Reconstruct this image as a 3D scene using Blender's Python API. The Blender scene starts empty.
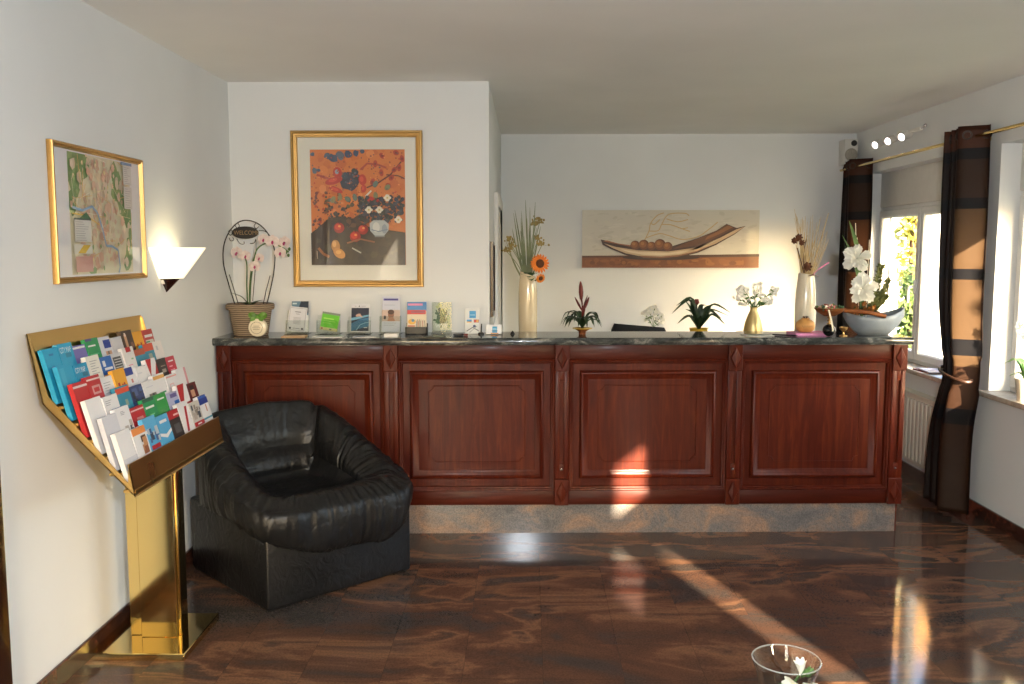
# light levels
SKY, SUN, FLASH, LAMP, SPOTS, EXPOSURE = 3.6, 88.0, 390.0, 0.7, 14.0, -0.42
import bpy, bmesh, math, random
from mathutils import Vector, Matrix, noise
C = bpy.context
SC = C.scene
COL = SC.collection
PI = math.pi
rnd = random.Random(7)

# ------------------------------------------------------------------ helpers
def lin(c):
    f = lambda v: v / 12.92 if v <= .04045 else ((v + .055) / 1.055) ** 2.4
    return tuple(f(v / 255.0) for v in c[:3])

def link(o, parent=None):
    COL.objects.link(o)
    if parent is not None:
        o.parent = parent
    return o

def tag(o, label=None, cat=None, group=None, kind=None):
    if label: o['label'] = label
    if cat: o['category'] = cat
    if group: o['group'] = group
    if kind: o['kind'] = kind
    return o

def thing(name, label, cat, loc=(0, 0, 0), rot=0.0, group=None):
    o = bpy.data.objects.new(name, None)
    o.empty_display_size = .05
    o.location = loc
    o.rotation_euler = (0, 0, rot)
    link(o)
    return tag(o, label, cat, group)

class MB:
    """collects shapes for ONE mesh"""
    def __init__(self):
        self.bm = bmesh.new()
    def v(self, p): return self.bm.verts.new(p)
    def face(self, pts):
        try: return self.bm.faces.new([self.v(p) for p in pts])
        except ValueError: return None
    def box(self, x0, x1, y0, y1, z0, z1, bev=0.0, seg=2, m=None):
        r = bmesh.ops.create_cube(self.bm, size=1.0)
        vs = r['verts']
        for w in vs:
            w.co = Vector(((x0 + x1) / 2 + w.co.x * (x1 - x0), (y0 + y1) / 2 + w.co.y * (y1 - y0), (z0 + z1) / 2 + w.co.z * (z1 - z0)))
        if m is not None:
            for w in vs: w.co = m @ w.co
        if bev > 0:
            es = list({e for w in vs for e in w.link_edges})
            bmesh.ops.bevel(self.bm, geom=es, offset=bev, segments=seg, profile=.5, affect='EDGES')
        return self
    def rings(self, rings, closed=True, cap0=False, cap1=False):
        vr = [[self.v(p) for p in r] for r in rings]
        n = len(vr[0])
        for a, b in zip(vr[:-1], vr[1:]):
            for i in range(n if closed else n - 1):
                j = (i + 1) % n
                try: self.bm.faces.new((a[i], a[j], b[j], b[i]))
                except ValueError: pass
        if cap0:
            try: self.bm.faces.new(list(reversed(vr[0])))
            except ValueError: pass
        if cap1:
            try: self.bm.faces.new(vr[-1])
            except ValueError: pass
        return vr
    def lathe(self, prof, c=(0, 0, 0), n=24, cap0=True, cap1=True, sx=1, sy=1, m=None):
        rs = []
        for r, z in prof:
            ring = [Vector((c[0] + r * sx * math.cos(2 * PI * i / n), c[1] + r * sy * math.sin(2 * PI * i / n), c[2] + z)) for i in range(n)]
            if m is not None: ring = [m @ p for p in ring]
            rs.append(ring)
        self.rings(rs, True, cap0, cap1)
        return self
    def tube(self, pts, rad, n=8, caps=True):
        pts = [Vector(p) for p in pts]
        N = len(pts)
        rad = rad if isinstance(rad, (list, tuple)) else [rad] * N
        up = None
        rs = []
        for i, p in enumerate(pts):
            t = (pts[min(i + 1, N - 1)] - pts[max(i - 1, 0)]).normalized()
            if up is None:
                up = Vector((0, 0, 1)) if abs(t.z) < .9 else Vector((1, 0, 0))
            a = t.cross(up)
            if a.length < 1e-6: a = t.orthogonal()
            a.normalize()
            b = a.cross(t).normalized()
            up = b
            rs.append([p + (a * math.cos(2 * PI * k / n) + b * math.sin(2 * PI * k / n)) * rad[i] for k in range(n)])
        self.rings(rs, True, caps, caps)
        return self
    def ball(self, c, r, n=12, sc=(1, 1, 1), m=None):
        res = bmesh.ops.create_uvsphere(self.bm, u_segments=n, v_segments=max(6, n * 2 // 3), radius=1.0)
        for w in res['verts']:
            p = Vector((w.co.x * r * sc[0], w.co.y * r * sc[1], w.co.z * r * sc[2]))
            if m is not None: p = m @ p
            w.co = p + Vector(c)
        return self
    def strip(self, pts, wid, nrm, cup=0.0):
        """a leaf / petal: ribbon along pts with half-widths wid, folded by cup"""
        pts = [Vector(p) for p in pts]
        nrm = Vector(nrm).normalized()
        rows = []
        for i, p in enumerate(pts):
            t = (pts[min(i + 1, len(pts) - 1)] - pts[max(i - 1, 0)]).normalized()
            s = t.cross(nrm)
            if s.length < 1e-5: s = t.orthogonal()
            s.normalize()
            u = s.cross(t).normalized()
            w = wid[i]
            rows.append([p - s * w + u * cup * w, p - s * w * .5 + u * cup * w * .35, p, p + s * w * .5 + u * cup * w * .35, p + s * w + u * cup * w])
        self.rings(rows, False)
        return self
    def xform(self, m):
        for w in self.bm.verts: w.co = m @ w.co
        return self
    def build(self, name, mat, parent=None, smooth=True, ang=40, loc=None):
        me = bpy.data.meshes.new(name)
        bmesh.ops.remove_doubles(self.bm, verts=self.bm.verts, dist=1e-6)
        bmesh.ops.recalc_face_normals(self.bm, faces=self.bm.faces)
        self.bm.to_mesh(me)
        self.bm.free()
        mats = mat if isinstance(mat, (list, tuple)) else [mat]
        for q in mats: me.materials.append(q)
        if smooth:
            me.shade_smooth()
            me.set_sharp_from_angle(angle=math.radians(ang))
        o = bpy.data.objects.new(name, me)
        link(o, parent)
        if loc is not None: o.location = loc
        return o

class Art:
    """flat printed shapes of several colours, one mesh with a colour attribute"""
    def __init__(self, fn, step=.00025):
        self.fn, self.polys, self.h, self.step = fn, [], 0.0, step
    def poly(self, pts, col, lift=True):
        if lift: self.h += self.step
        self.polys.append(([self.fn(u, v, self.h) for u, v in pts], lin(col)))
    def rect(self, u0, v0, u1, v1, col): self.poly([(u0, v0), (u1, v0), (u1, v1), (u0, v1)], col)
    def ell(self, cx, cy, rx, ry, col, rot=0.0, n=18, lift=True):
        c, s = math.cos(rot), math.sin(rot)
        self.poly([(cx + rx * math.cos(2 * PI * i / n) * c - ry * math.sin(2 * PI * i / n) * s, cy + rx * math.cos(2 * PI * i / n) * s + ry * math.sin(2 * PI * i / n) * c) for i in range(n)], col, lift)
    def line(self, pts, w, col, asp=1.0, lift=True):
        if lift: self.h += self.step
        for (x0, y0), (x1, y1) in zip(pts[:-1], pts[1:]):
            dx, dy = (x1 - x0) * asp, y1 - y0
            L = math.hypot(dx, dy) or 1e-9
            nx, ny = -dy / L * w / 2 / asp, dx / L * w / 2
            self.polys.append(([self.fn(a, b, self.h) for a, b in ((x0 - nx, y0 - ny), (x1 - nx, y1 - ny), (x1 + nx, y1 + ny), (x0 + nx, y0 + ny))], lin(col)))
    def text(self, s, u, v, h, col, asp=1.0, sx=1.0):
        """lettering with cap height h, start at (u, v); asp = width of the art / its height"""
        self.h += self.step
        for tri in text_tris(s):
            self.polys.append(([self.fn(u + x * h * sx / asp, v + y * h, self.h) for x, y in tri], lin(col)))
    def solid(self, pts, col):
        self.polys.append((pts, lin(col)))
    def box(self, p0, p1, col, m=None):
        x0, y0, z0 = p0; x1, y1, z1 = p1
        P = [Vector(q) for q in ((x0, y0, z0), (x1, y0, z0), (x1, y1, z0), (x0, y1, z0), (x0, y0, z1), (x1, y0, z1), (x1, y1, z1), (x0, y1, z1))]
        if m is not None: P = [m @ q for q in P]
        for f in ((3, 2, 1, 0), (4, 5, 6, 7), (0, 1, 5, 4), (1, 2, 6, 5), (2, 3, 7, 6), (3, 0, 4, 7)):
            self.polys.append(([P[i] for i in f], lin(col)))
    def build(self, name, mat, parent=None, smooth=False):
        vs, fs, cs = [], [], []
        for pts, col in self.polys:
            b = len(vs)
            vs += [tuple(p) for p in pts]
            fs.append(tuple(range(b, b + len(pts))))
            cs.append((col, len(pts)))
        me = bpy.data.meshes.new(name)
        me.from_pydata(vs, [], fs)
        at = me.color_attributes.new('Col', 'FLOAT_COLOR', 'CORNER')
        flat = []
        for col, n in cs: flat += [col[0], col[1], col[2], 1.0] * n
        at.data.foreach_set('color', flat)
        me.materials.append(mat)
        o = bpy.data.objects.new(name, me)
        return link(o, parent)

_tc = {}
def text_tris(s):
    if s in _tc: return _tc[s]
    cu = bpy.data.curves.new('lettering', 'FONT')
    cu.body = s
    cu.size = 1.0
    o = bpy.data.objects.new('lettering', cu)
    COL.objects.link(o)
    C.view_layer.update()
    me = bpy.data.meshes.new_from_object(o.evaluated_get(C.evaluated_depsgraph_get()))
    me.calc_loop_triangles()
    k = 1 / .69
    out = [[(me.vertices[i].co.x * k, me.vertices[i].co.y * k) for i in t.vertices] for t in me.loop_triangles]
    bpy.data.objects.remove(o)
    bpy.data.curves.remove(cu)
    bpy.data.meshes.remove(me)
    _tc[s] = out
    return out

def catmull(pts, n=6):
    P = [Vector(p) for p in pts]
    out = []
    for i in range(len(P) - 1):
        p0, p1, p2, p3 = P[max(i - 1, 0)], P[i], P[i + 1], P[min(i + 2, len(P) - 1)]
        for k in range(n):
            t = k / n
            out.append(.5 * ((2 * p1) + (p2 - p0) * t + (2 * p0 - 5 * p1 + 4 * p2 - p3) * t * t + (3 * p1 - p0 - 3 * p2 + p3) * t ** 3))
    out.append(P[-1])
    return out

def sweep_frame(mb, u0, u1, v0, v1, prof, fn, fill=False):
    """mitred moulding: prof = [(inset, height)], fn(u, v, h) -> xyz"""
    rs = []
    for d, h in prof:
        rs.append([fn(u0 + d, v0 + d, h), fn(u1 - d, v0 + d, h), fn(u1 - d, v1 - d, h), fn(u0 + d, v1 - d, h)])
    mb.rings(rs, True, False, fill)
    return mb

# ------------------------------------------------------------------ materials
def new_mat(name):
    m = bpy.data.materials.new(name)
    m.use_nodes = True
    nt = m.node_tree
    b = nt.nodes['Principled BSDF']
    return m, nt, b

def nd(nt, t, **kw):
    n = nt.nodes.new(t)
    for k, v in kw.items():
        if k.startswith('i_'): n.inputs[k[2:].replace('_', ' ')].default_value = v
        else: setattr(n, k, v)
    return n

def ramp(nt, stops, interp='LINEAR'):
    r = nt.nodes.new('ShaderNodeValToRGB')
    r.color_ramp.interpolation = interp
    e = r.color_ramp.elements
    while len(e) < len(stops): e.new(.5)
    for q, (p, c) in zip(e, stops):
        q.position = p
        q.color = (c[0], c[1], c[2], 1)
    return r

def coords(nt, scale=(1, 1, 1), kind='Object', rot=(0, 0, 0)):
    tc = nt.nodes.new('ShaderNodeTexCoord')
    mp = nt.nodes.new('ShaderNodeMapping')
    mp.inputs['Scale'].default_value = scale
    mp.inputs['Rotation'].default_value = rot
    nt.links.new(tc.outputs[kind], mp.inputs['Vector'])
    return mp.outputs['Vector']

def plain(name, col, rough=.5, metal=0.0, spec=.5, bump=0.0, bscale=60, vary=.06, coat=0.0, coat_rough=.05, sss=0.0, trans=0.0, srgb=True):
    """procedural plain surface: base colour with a little mottling and optional bump"""
    m, nt, b = new_mat(name)
    c = lin(col) if srgb else col
    v = coords(nt)
    n = nd(nt, 'ShaderNodeTexNoise', i_Scale=bscale * .35, i_Detail=4.0)
    nt.links.new(v, n.inputs['Vector'])
    r = ramp(nt, [(.3, tuple(x * (1 - vary) for x in c)), (.7, tuple(min(1, x * (1 + vary)) for x in c))])
    nt.links.new(n.outputs['Fac'], r.inputs['Fac'])
    nt.links.new(r.outputs['Color'], b.inputs['Base Color'])
    b.inputs['Roughness'].default_value = rough
    b.inputs['Metallic'].default_value = metal
    b.inputs['Specular IOR Level'].default_value = spec
    b.inputs['Coat Weight'].default_value = coat
    b.inputs['Coat Roughness'].default_value = coat_rough
    if sss:
        b.inputs['Subsurface Weight'].default_value = sss
        b.inputs['Subsurface Radius'].default_value = (.02, .015, .01)
        b.inputs['Subsurface Scale'].default_value = .3
    if bump:
        n2 = nd(nt, 'ShaderNodeTexNoise', i_Scale=bscale, i_Detail=3.0)
        nt.links.new(v, n2.inputs['Vector'])
        bp = nd(nt, 'ShaderNodeBump', i_Strength=bump, i_Distance=.004)
        nt.links.new(n2.outputs['Fac'], bp.inputs['Height'])
        nt.links.new(bp.outputs['Normal'], b.inputs['Normal'])
    return m

def printed(name, rough=.45, coat=0.0, metal=0.0):
    m, nt, b = new_mat(name)
    a = nd(nt, 'ShaderNodeVertexColor', layer_name='Col')
    n = nd(nt, 'ShaderNodeTexNoise', i_Scale=220.0, i_Detail=2.0)
    nt.links.new(coords(nt), n.inputs['Vector'])
    mx = nd(nt, 'ShaderNodeMix', data_type='RGBA', blend_type='MULTIPLY')
    mx.inputs['Factor'].default_value = .12
    nt.links.new(a.outputs['Color'], mx.inputs['A'])
    nt.links.new(n.outputs['Color'], mx.inputs['B'])
    nt.links.new(mx.outputs['Result'], b.inputs['Base Color'])
    b.inputs['Roughness'].default_value = rough
    b.inputs['Coat Weight'].default_value = coat
    b.inputs['Coat Roughness'].default_value = .02
    b.inputs['Metallic'].default_value = metal
    return m

def mat_wall(name, col, weave=True):
    m, nt, b = new_mat(name)
    v = coords(nt)
    n1 = nd(nt, 'ShaderNodeTexNoise', i_Scale=1.3, i_Detail=3.0)
    nt.links.new(v, n1.inputs['Vector'])
    c = lin(col)
    r = ramp(nt, [(.3, tuple(x * .96 for x in c)), (.7, tuple(min(1, x * 1.03) for x in c))])
    nt.links.new(n1.outputs['Fac'], r.inputs['Fac'])
    nt.links.new(r.outputs['Color'], b.inputs['Base Color'])
    b.inputs['Roughness'].default_value = .75
    b.inputs['Specular IOR Level'].default_value = .25
    n2 = nd(nt, 'ShaderNodeTexNoise', i_Scale=190.0, i_Detail=3.0, i_Roughness=.6)
    nt.links.new(v, n2.inputs['Vector'])
    bp = nd(nt, 'ShaderNodeBump', i_Strength=.25, i_Distance=.002)
    nt.links.new(n2.outputs['Fac'], bp.inputs['Height'])
    nt.links.new(bp.outputs['Normal'], b.inputs['Normal'])
    return m

def mat_floor():
    """polished brown veined granite, square tiles, each tile cut from another place of the slab"""
    m, nt, b = new_mat('polished_brown_granite_tiles')
    L = nt.links
    tc = nt.nodes.new('ShaderNodeTexCoord')
    P = .305
    off = nd(nt, 'ShaderNodeVectorMath', operation='ADD'); off.inputs[1].default_value = (-.365 + 20 * P, -4.45 + 40 * P, 0)
    L.new(tc.outputs['Object'], off.inputs[0])
    dv = nd(nt, 'ShaderNodeVectorMath', operation='SCALE'); dv.inputs['Scale'].default_value = 1 / P
    L.new(off.outputs[0], dv.inputs[0])
    fl = nd(nt, 'ShaderNodeVectorMath', operation='FLOOR')
    L.new(dv.outputs[0], fl.inputs[0])
    wn = nd(nt, 'ShaderNodeTexWhiteNoise', noise_dimensions='2D')
    L.new(fl.outputs[0], wn.inputs['Vector'])
    sh = nd(nt, 'ShaderNodeVectorMath', operation='SCALE'); sh.inputs['Scale'].default_value = .09
    L.new(wn.outputs['Color'], sh.inputs[0])
    ad = nd(nt, 'ShaderNodeVectorMath', operation='ADD')
    L.new(tc.outputs['Object'], ad.inputs[0]); L.new(sh.outputs[0], ad.inputs[1])
    mp = nd(nt, 'ShaderNodeMapping'); mp.inputs['Rotation'].default_value = (0, 0, -1.0); mp.inputs['Scale'].default_value = (.9, 2.3, 1)
    L.new(ad.outputs[0], mp.inputs['Vector'])
    n1 = nd(nt, 'ShaderNodeTexNoise', i_Scale=1.0, i_Detail=6.0, i_Roughness=.52, i_Distortion=1.5)
    L.new(mp.outputs[0], n1.inputs['Vector'])
    r1 = ramp(nt, [(.26, lin((66, 60, 57))), (.38, lin((76, 66, 60))), (.45, lin((90, 62, 47))), (.52, lin((102, 67, 46))), (.57, lin((134, 88, 54))), (.61, lin((92, 66, 50))), (.68, lin((78, 68, 61))), (.76, lin((138, 100, 68)))])
    L.new(n1.outputs['Fac'], r1.inputs['Fac'])
    n2 = nd(nt, 'ShaderNodeTexNoise', i_Scale=120.0, i_Detail=3.0, i_Roughness=.7)
    L.new(ad.outputs[0], n2.inputs['Vector'])
    r2 = ramp(nt, [(.35, (.45, .45, .45)), (.6, (1, 1, 1))])
    L.new(n2.outputs['Fac'], r2.inputs['Fac'])
    mx = nd(nt, 'ShaderNodeMix', data_type='RGBA', blend_type='MULTIPLY'); mx.inputs['Factor'].default_value = .6
    L.new(r1.outputs['Color'], mx.inputs['A']); L.new(r2.outputs['Color'], mx.inputs['B'])
    # joints
    fr = nd(nt, 'ShaderNodeVectorMath', operation='FRACTION'); L.new(dv.outputs[0], fr.inputs[0])
    sp = nd(nt, 'ShaderNodeSeparateXYZ'); L.new(fr.outputs[0], sp.inputs[0])
    def edge(o):
        a = nd(nt, 'ShaderNodeMath', operation='SUBTRACT'); a.inputs[1].default_value = .5; L.new(o, a.inputs[0])
        c = nd(nt, 'ShaderNodeMath', operation='ABSOLUTE'); L.new(a.outputs[0], c.inputs[0])
        d = nd(nt, 'ShaderNodeMath', operation='GREATER_THAN'); d.inputs[1].default_value = .4955; L.new(c.outputs[0], d.inputs[0])
        return d.outputs[0]
    mxm = nd(nt, 'ShaderNodeMath', operation='MAXIMUM'); L.new(edge(sp.outputs['X']), mxm.inputs[0]); L.new(edge(sp.outputs['Y']), mxm.inputs[1])
    jf = nd(nt, 'ShaderNodeMath', operation='MULTIPLY'); jf.inputs[1].default_value = .35; L.new(mxm.outputs[0], jf.inputs[0])
    m2 = nd(nt, 'ShaderNodeMix', data_type='RGBA'); L.new(jf.outputs[0], m2.inputs['Factor'])
    L.new(mx.outputs['Result'], m2.inputs['A']); m2.inputs['B'].default_value = (.02, .015, .012, 1)
    hs = nd(nt, 'ShaderNodeHueSaturation'); hs.inputs['Value'].default_value = FLOOR_VALUE; hs.inputs['Saturation'].default_value = .86
    L.new(m2.outputs['Result'], hs.inputs['Color'])
    L.new(hs.outputs['Color'], b.inputs['Base Color'])
    b.inputs['Roughness'].default_value = .09
    b.inputs['Specular IOR Level'].default_value = .30
    return m
FLOOR_VALUE = .92

def mat_granite(name, stops, scale=(2, 6, 6), rot=(0, 0, .5), rough=.12, speck=.6, ns=2.2):
    m, nt, b = new_mat(name)
    L = nt.links
    v = coords(nt, scale, rot=rot)
    n1 = nd(nt, 'ShaderNodeTexNoise', i_Scale=ns, i_Detail=7.0, i_Roughness=.65, i_Distortion=1.3)
    L.new(v, n1.inputs['Vector'])
    r1 = ramp(nt, [(p, lin(c)) for p, c in stops])
    L.new(n1.outputs['Fac'], r1.inputs['Fac'])
    n2 = nd(nt, 'ShaderNodeTexNoise', i_Scale=150.0, i_Detail=3.0, i_Roughness=.7)
    L.new(coords(nt), n2.inputs['Vector'])
    r2 = ramp(nt, [(.38, (.35, .35, .35)), (.6, (1, 1, 1))])
    L.new(n2.outputs['Fac'], r2.inputs['Fac'])
    mx = nd(nt, 'ShaderNodeMix', data_type='RGBA', blend_type='MULTIPLY'); mx.inputs['Factor'].default_value = speck
    L.new(r1.outputs['Color'], mx.inputs['A']); L.new(r2.outputs['Color'], mx.inputs['B'])
    L.new(mx.outputs['Result'], b.inputs['Base Color'])
    b.inputs['Roughness'].default_value = rough
    return m

def mat_wood(name, c0, c1, c2, scale=(14, 14, 1.2), rough=.3, coat=.35, dist=.9):
    m, nt, b = new_mat(name)
    L = nt.links
    v = coords(nt, scale)
    n1 = nd(nt, 'ShaderNodeTexNoise', i_Scale=2.0, i_Detail=8.0, i_Roughness=.6, i_Distortion=dist)
    L.new(v, n1.inputs['Vector'])
    r = ramp(nt, [(.25, lin(c0)), (.5, lin(c1)), (.78, lin(c2))])
    L.new(n1.outputs['Fac'], r.inputs['Fac'])
    L.new(r.outputs['Color'], b.inputs['Base Color'])
    b.inputs['Roughness'].default_value = rough
    b.inputs['Coat Weight'].default_value = coat
    b.inputs['Coat Roughness'].default_value = .15
    b.inputs['Specular IOR Level'].default_value = .14
    bp = nd(nt, 'ShaderNodeBump', i_Strength=.06, i_Distance=.002)
    L.new(n1.outputs['Fac'], bp.inputs['Height'])
    L.new(bp.outputs['Normal'], b.inputs['Normal'])
    return m

def mat_leather():
    m, nt, b = new_mat('black_leather')
    L = nt.links
    v = coords(nt)
    b.inputs['Roughness'].default_value = .36
    b.inputs['Specular IOR Level'].default_value = .32
    n0 = nd(nt, 'ShaderNodeTexNoise', i_Scale=9.0, i_Detail=3.0)
    L.new(v, n0.inputs['Vector'])
    r = ramp(nt, [(.3, (.0045, .0045, .005)), (.7, (.009, .009, .0095))])
    L.new(n0.outputs['Fac'], r.inputs['Fac'])
    L.new(r.outputs['Color'], b.inputs['Base Color'])
    n1 = nd(nt, 'ShaderNodeTexNoise', i_Scale=16.0, i_Detail=4.0, i_Distortion=1.2)
    L.new(v, n1.inputs['Vector'])
    vo = nd(nt, 'ShaderNodeTexVoronoi', i_Scale=260.0)
    L.new(v, vo.inputs['Vector'])
    b1 = nd(nt, 'ShaderNodeBump', i_Strength=.5, i_Distance=.012)
    L.new(n1.outputs['Fac'], b1.inputs['Height'])
    b2 = nd(nt, 'ShaderNodeBump', i_Strength=.15, i_Distance=.001)
    L.new(vo.outputs['Distance'], b2.inputs['Height'])
    L.new(b1.outputs['Normal'], b2.inputs['Normal'])
    L.new(b2.outputs['Normal'], b.inputs['Normal'])
    return m

def mat_metal(name, col, rough=.18):
    m, nt, b = new_mat(name)
    L = nt.links
    c = lin(col)
    n = nd(nt, 'ShaderNodeTexNoise', i_Scale=2.2, i_Detail=3.0)
    L.new(coords(nt), n.inputs['Vector'])
    r = ramp(nt, [(.3, tuple(x * .90 for x in c)), (.7, c)])
    L.new(n.outputs['Fac'], r.inputs['Fac'])
    L.new(r.outputs['Color'], b.inputs['Base Color'])
    rr = ramp(nt, [(.3, (rough * .85,) * 3), (.7, (rough * 1.2,) * 3)])
    L.new(n.outputs['Fac'], rr.inputs['Fac'])
    L.new(rr.outputs['Color'], b.inputs['Roughness'])
    b.inputs['Metallic'].default_value = 1.0
    return m

def mat_glass(name, tint=(1, 1, 1), amount=.12, rough=.0, power=4.0):
    """thin clear pane: lets light straight through, mirrors a little more at grazing angles"""
    m = bpy.data.materials.new(name); m.use_nodes = True
    nt = m.node_tree; nt.nodes.clear(); L = nt.links
    out = nd(nt, 'ShaderNodeOutputMaterial')
    tr = nd(nt, 'ShaderNodeBsdfTransparent'); tr.inputs['Color'].default_value = (*tint, 1)
    gl = nd(nt, 'ShaderNodeBsdfGlossy'); gl.inputs['Roughness'].default_value = rough
    lw = nd(nt, 'ShaderNodeLayerWeight'); lw.inputs['Blend'].default_value = .5
    pw = nd(nt, 'ShaderNodeMath', operation='POWER'); pw.inputs[1].default_value = power
    L.new(lw.outputs['Facing'], pw.inputs[0])
    n = nd(nt, 'ShaderNodeTexNoise', i_Scale=3.0)
    L.new(coords(nt), n.inputs['Vector'])
    m0 = nd(nt, 'ShaderNodeMath', operation='MULTIPLY_ADD'); m0.inputs[1].default_value = .01; m0.inputs[2].default_value = .03
    L.new(n.outputs['Fac'], m0.inputs[0])
    mu = nd(nt, 'ShaderNodeMath', operation='MULTIPLY_ADD'); mu.inputs[1].default_value = amount * 3
    L.new(pw.outputs[0], mu.inputs[0]); L.new(m0.outputs[0], mu.inputs[2])
    mix = nd(nt, 'ShaderNodeMixShader')
    L.new(mu.outputs[0], mix.inputs['Fac']); L.new(tr.outputs[0], mix.inputs[1]); L.new(gl.outputs[0], mix.inputs[2])
    L.new(mix.outputs[0], out.inputs['Surface'])
    return m

def mat_rim():
    m = mat_glass('glass_rim_painted_gleam', (.95, .97, .95), .3, power=2.0)
    nt = m.node_tree; L = nt.links
    d = nd(nt, 'ShaderNodeBsdfDiffuse'); d.inputs['Color'].default_value = (.8, .84, .82, 1)
    mx = nd(nt, 'ShaderNodeMixShader'); mx.inputs['Fac'].default_value = .16  # white diffuse mixed in as a painted gleam along the rim
    out = nt.nodes['Material Output']; src = out.inputs['Surface'].links[0].from_socket
    L.new(src, mx.inputs[1]); L.new(d.outputs[0], mx.inputs[2]); L.new(mx.outputs[0], out.inputs['Surface'])
    return m

def mat_emit(name, col, strength):
    m, nt, b = new_mat(name)
    b.inputs['Base Color'].default_value = (.9, .88, .8, 1)
    n = nd(nt, 'ShaderNodeTexNoise', i_Scale=4.0)
    nt.links.new(coords(nt), n.inputs['Vector'])
    c = lin(col)
    r = ramp(nt, [(.2, tuple(x * .96 for x in c)), (.8, c)])
    nt.links.new(n.outputs['Fac'], r.inputs['Fac'])
    nt.links.new(r.outputs['Color'], b.inputs['Emission Color'])
    b.inputs['Emission Strength'].default_value = strength
    return m

def mat_leaf(name, c0, c1, trans=.35, scale=8.0):
    m, nt, b = new_mat(name)
    L = nt.links
    n = nd(nt, 'ShaderNodeTexNoise', i_Scale=scale, i_Detail=3.0)
    L.new(coords(nt), n.inputs['Vector'])
    r = ramp(nt, [(.35, lin(c0)), (.65, lin(c1))])
    L.new(n.outputs['Fac'], r.inputs['Fac'])
    L.new(r.outputs['Color'], b.inputs['Base Color'])
    b.inputs['Roughness'].default_value = .5
    if trans:
        t = nd(nt, 'ShaderNodeBsdfTranslucent')
        L.new(r.outputs['Color'], t.inputs['Color'])
        mx = nd(nt, 'ShaderNodeMixShader'); mx.inputs['Fac'].default_value = trans
        L.new(b.outputs[0], mx.inputs[1]); L.new(t.outputs[0], mx.inputs[2])
        L.new(mx.outputs[0], nt.nodes['Material Output'].inputs['Surface'])
    return m

M = {}
M['wall'] = mat_wall('white_textured_wallpaper', (224, 225, 224))
M['ceiling'] = mat_wall('matte_white_ceiling', (240, 238, 234))
M['floor'] = mat_floor()
M['base'] = mat_granite('brown_granite_skirting', [(.3, (42, 30, 28)), (.5, (66, 40, 32)), (.7, (104, 62, 44))], rough=.15)
M['top'] = mat_granite('dark_green_granite', [(.28, (30, 33, 33)), (.42, (48, 51, 51)), (.54, (74, 77, 76)), (.64, (128, 128, 122)), (.74, (72, 75, 73))], scale=(4, 9, 9), rough=.09, speck=.5)
M['plinth'] = mat_granite('rosy_grey_granite', [(.3, (98, 96, 96)), (.46, (116, 111, 108)), (.55, (134, 118, 108)), (.66, (160, 128, 106)), (.76, (118, 111, 106))], scale=(1.6, 2.4, 2.4), rot=(0, .7, 0), rough=.14, speck=.6)
M['wood'] = mat_wood('mahogany', (50, 13, 5), (68, 20, 8), (92, 37, 14), rough=.40, coat=.04)
M['wood_h'] = mat_wood('mahogany_cross_grain', (47, 12, 5), (62, 18, 7), (78, 27, 10), scale=(1.2, 14, 14), rough=.40, coat=.04)
M['wood_dark'] = mat_wood('dark_polished_wood', (30, 13, 10), (44, 20, 14), (62, 30, 20), rough=.2, coat=.6)
M['brass'] = mat_metal('polished_brass', (232, 204, 134), .09)
M['brass_dull'] = mat_metal('hazy_brass_sheet', (206, 174, 112), .30)
M['gold'] = mat_metal('gilt_frame', (192, 156, 98), .42)
M['gold_matte'] = mat_metal('matte_gold_glaze', (226, 200, 140), .42)
M['chrome'] = mat_metal('brushed_chrome', (205, 205, 208), .2)
M['leather'] = mat_leather()
M['print'] = printed('printed_paper', .42)
M['print_glossy'] = printed('print_behind_glass', .5, coat=1.0)
M['canvas'] = printed('painted_canvas', .5, coat=.15)
M['white_frame'] = plain('white_window_frame', (232, 230, 226), .3, vary=.02)
M['white_gloss'] = plain('white_gloss_paint', (226, 222, 214), .35, vary=.03)
M['radiator'] = plain('cream_radiator_enamel', (206, 200, 184), .3, vary=.02)
M['sill'] = mat_granite('pale_marble_sill', [(.3, (172, 160, 144)), (.5, (196, 184, 168)), (.7, (214, 206, 194))], rough=.2, speck=.2)
M['pane'] = mat_glass('window_glass', (.97, .98, .98), .10)
M['acrylic'] = mat_glass('clear_acrylic', (.93, .95, .94), .22)
M['vase_glass'] = mat_glass('clear_vase_glass', (.97, .98, .97), .26, power=2.6)
M['cream'] = plain('cream_glazed_ceramic', (214, 196, 162), .16, vary=.05, coat=.6, bscale=14)
M['ivory'] = plain('ivory_glazed_ceramic', (226, 214, 188), .16, vary=.04, coat=.6, bscale=14)
M['boat'] = plain('grey_blue_stoneware', (118, 127, 136), .5, vary=.1, bump=.2)
M['glass_rim'] = mat_rim()
M['wicker'] = None
M['terracotta'] = plain('ochre_clay', (208, 152, 84), .6, vary=.1, bump=.1)
M['black'] = plain('satin_black', (20, 19, 19), .35, vary=.1)
M['black_gloss'] = plain('gloss_black', (12, 12, 13), .06, vary=.05)
M['fabric_black'] = plain('black_upholstery', (18, 18, 20), .85, vary=.15, bump=.3, bscale=300)
M['wire'] = plain('dark_bronze_wire', (46, 38, 33), .45, metal=.6, vary=.15)
M['leaf'] = mat_leaf('dark_green_leaf', (24, 42, 22), (46, 70, 36), .12)
M['leaf_mid'] = mat_leaf('mid_green_leaf', (58, 92, 44), (96, 130, 66), .25)
M['grass'] = mat_leaf('sage_grass_blade', (92, 104, 74), (134, 142, 106), .25)
M['bract'] = mat_leaf('red_bract', (84, 26, 22), (120, 46, 38), .15)
M['orchid'] = mat_leaf('pale_orchid_petal', (226, 206, 200), (240, 228, 220), .3, 60)
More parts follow.
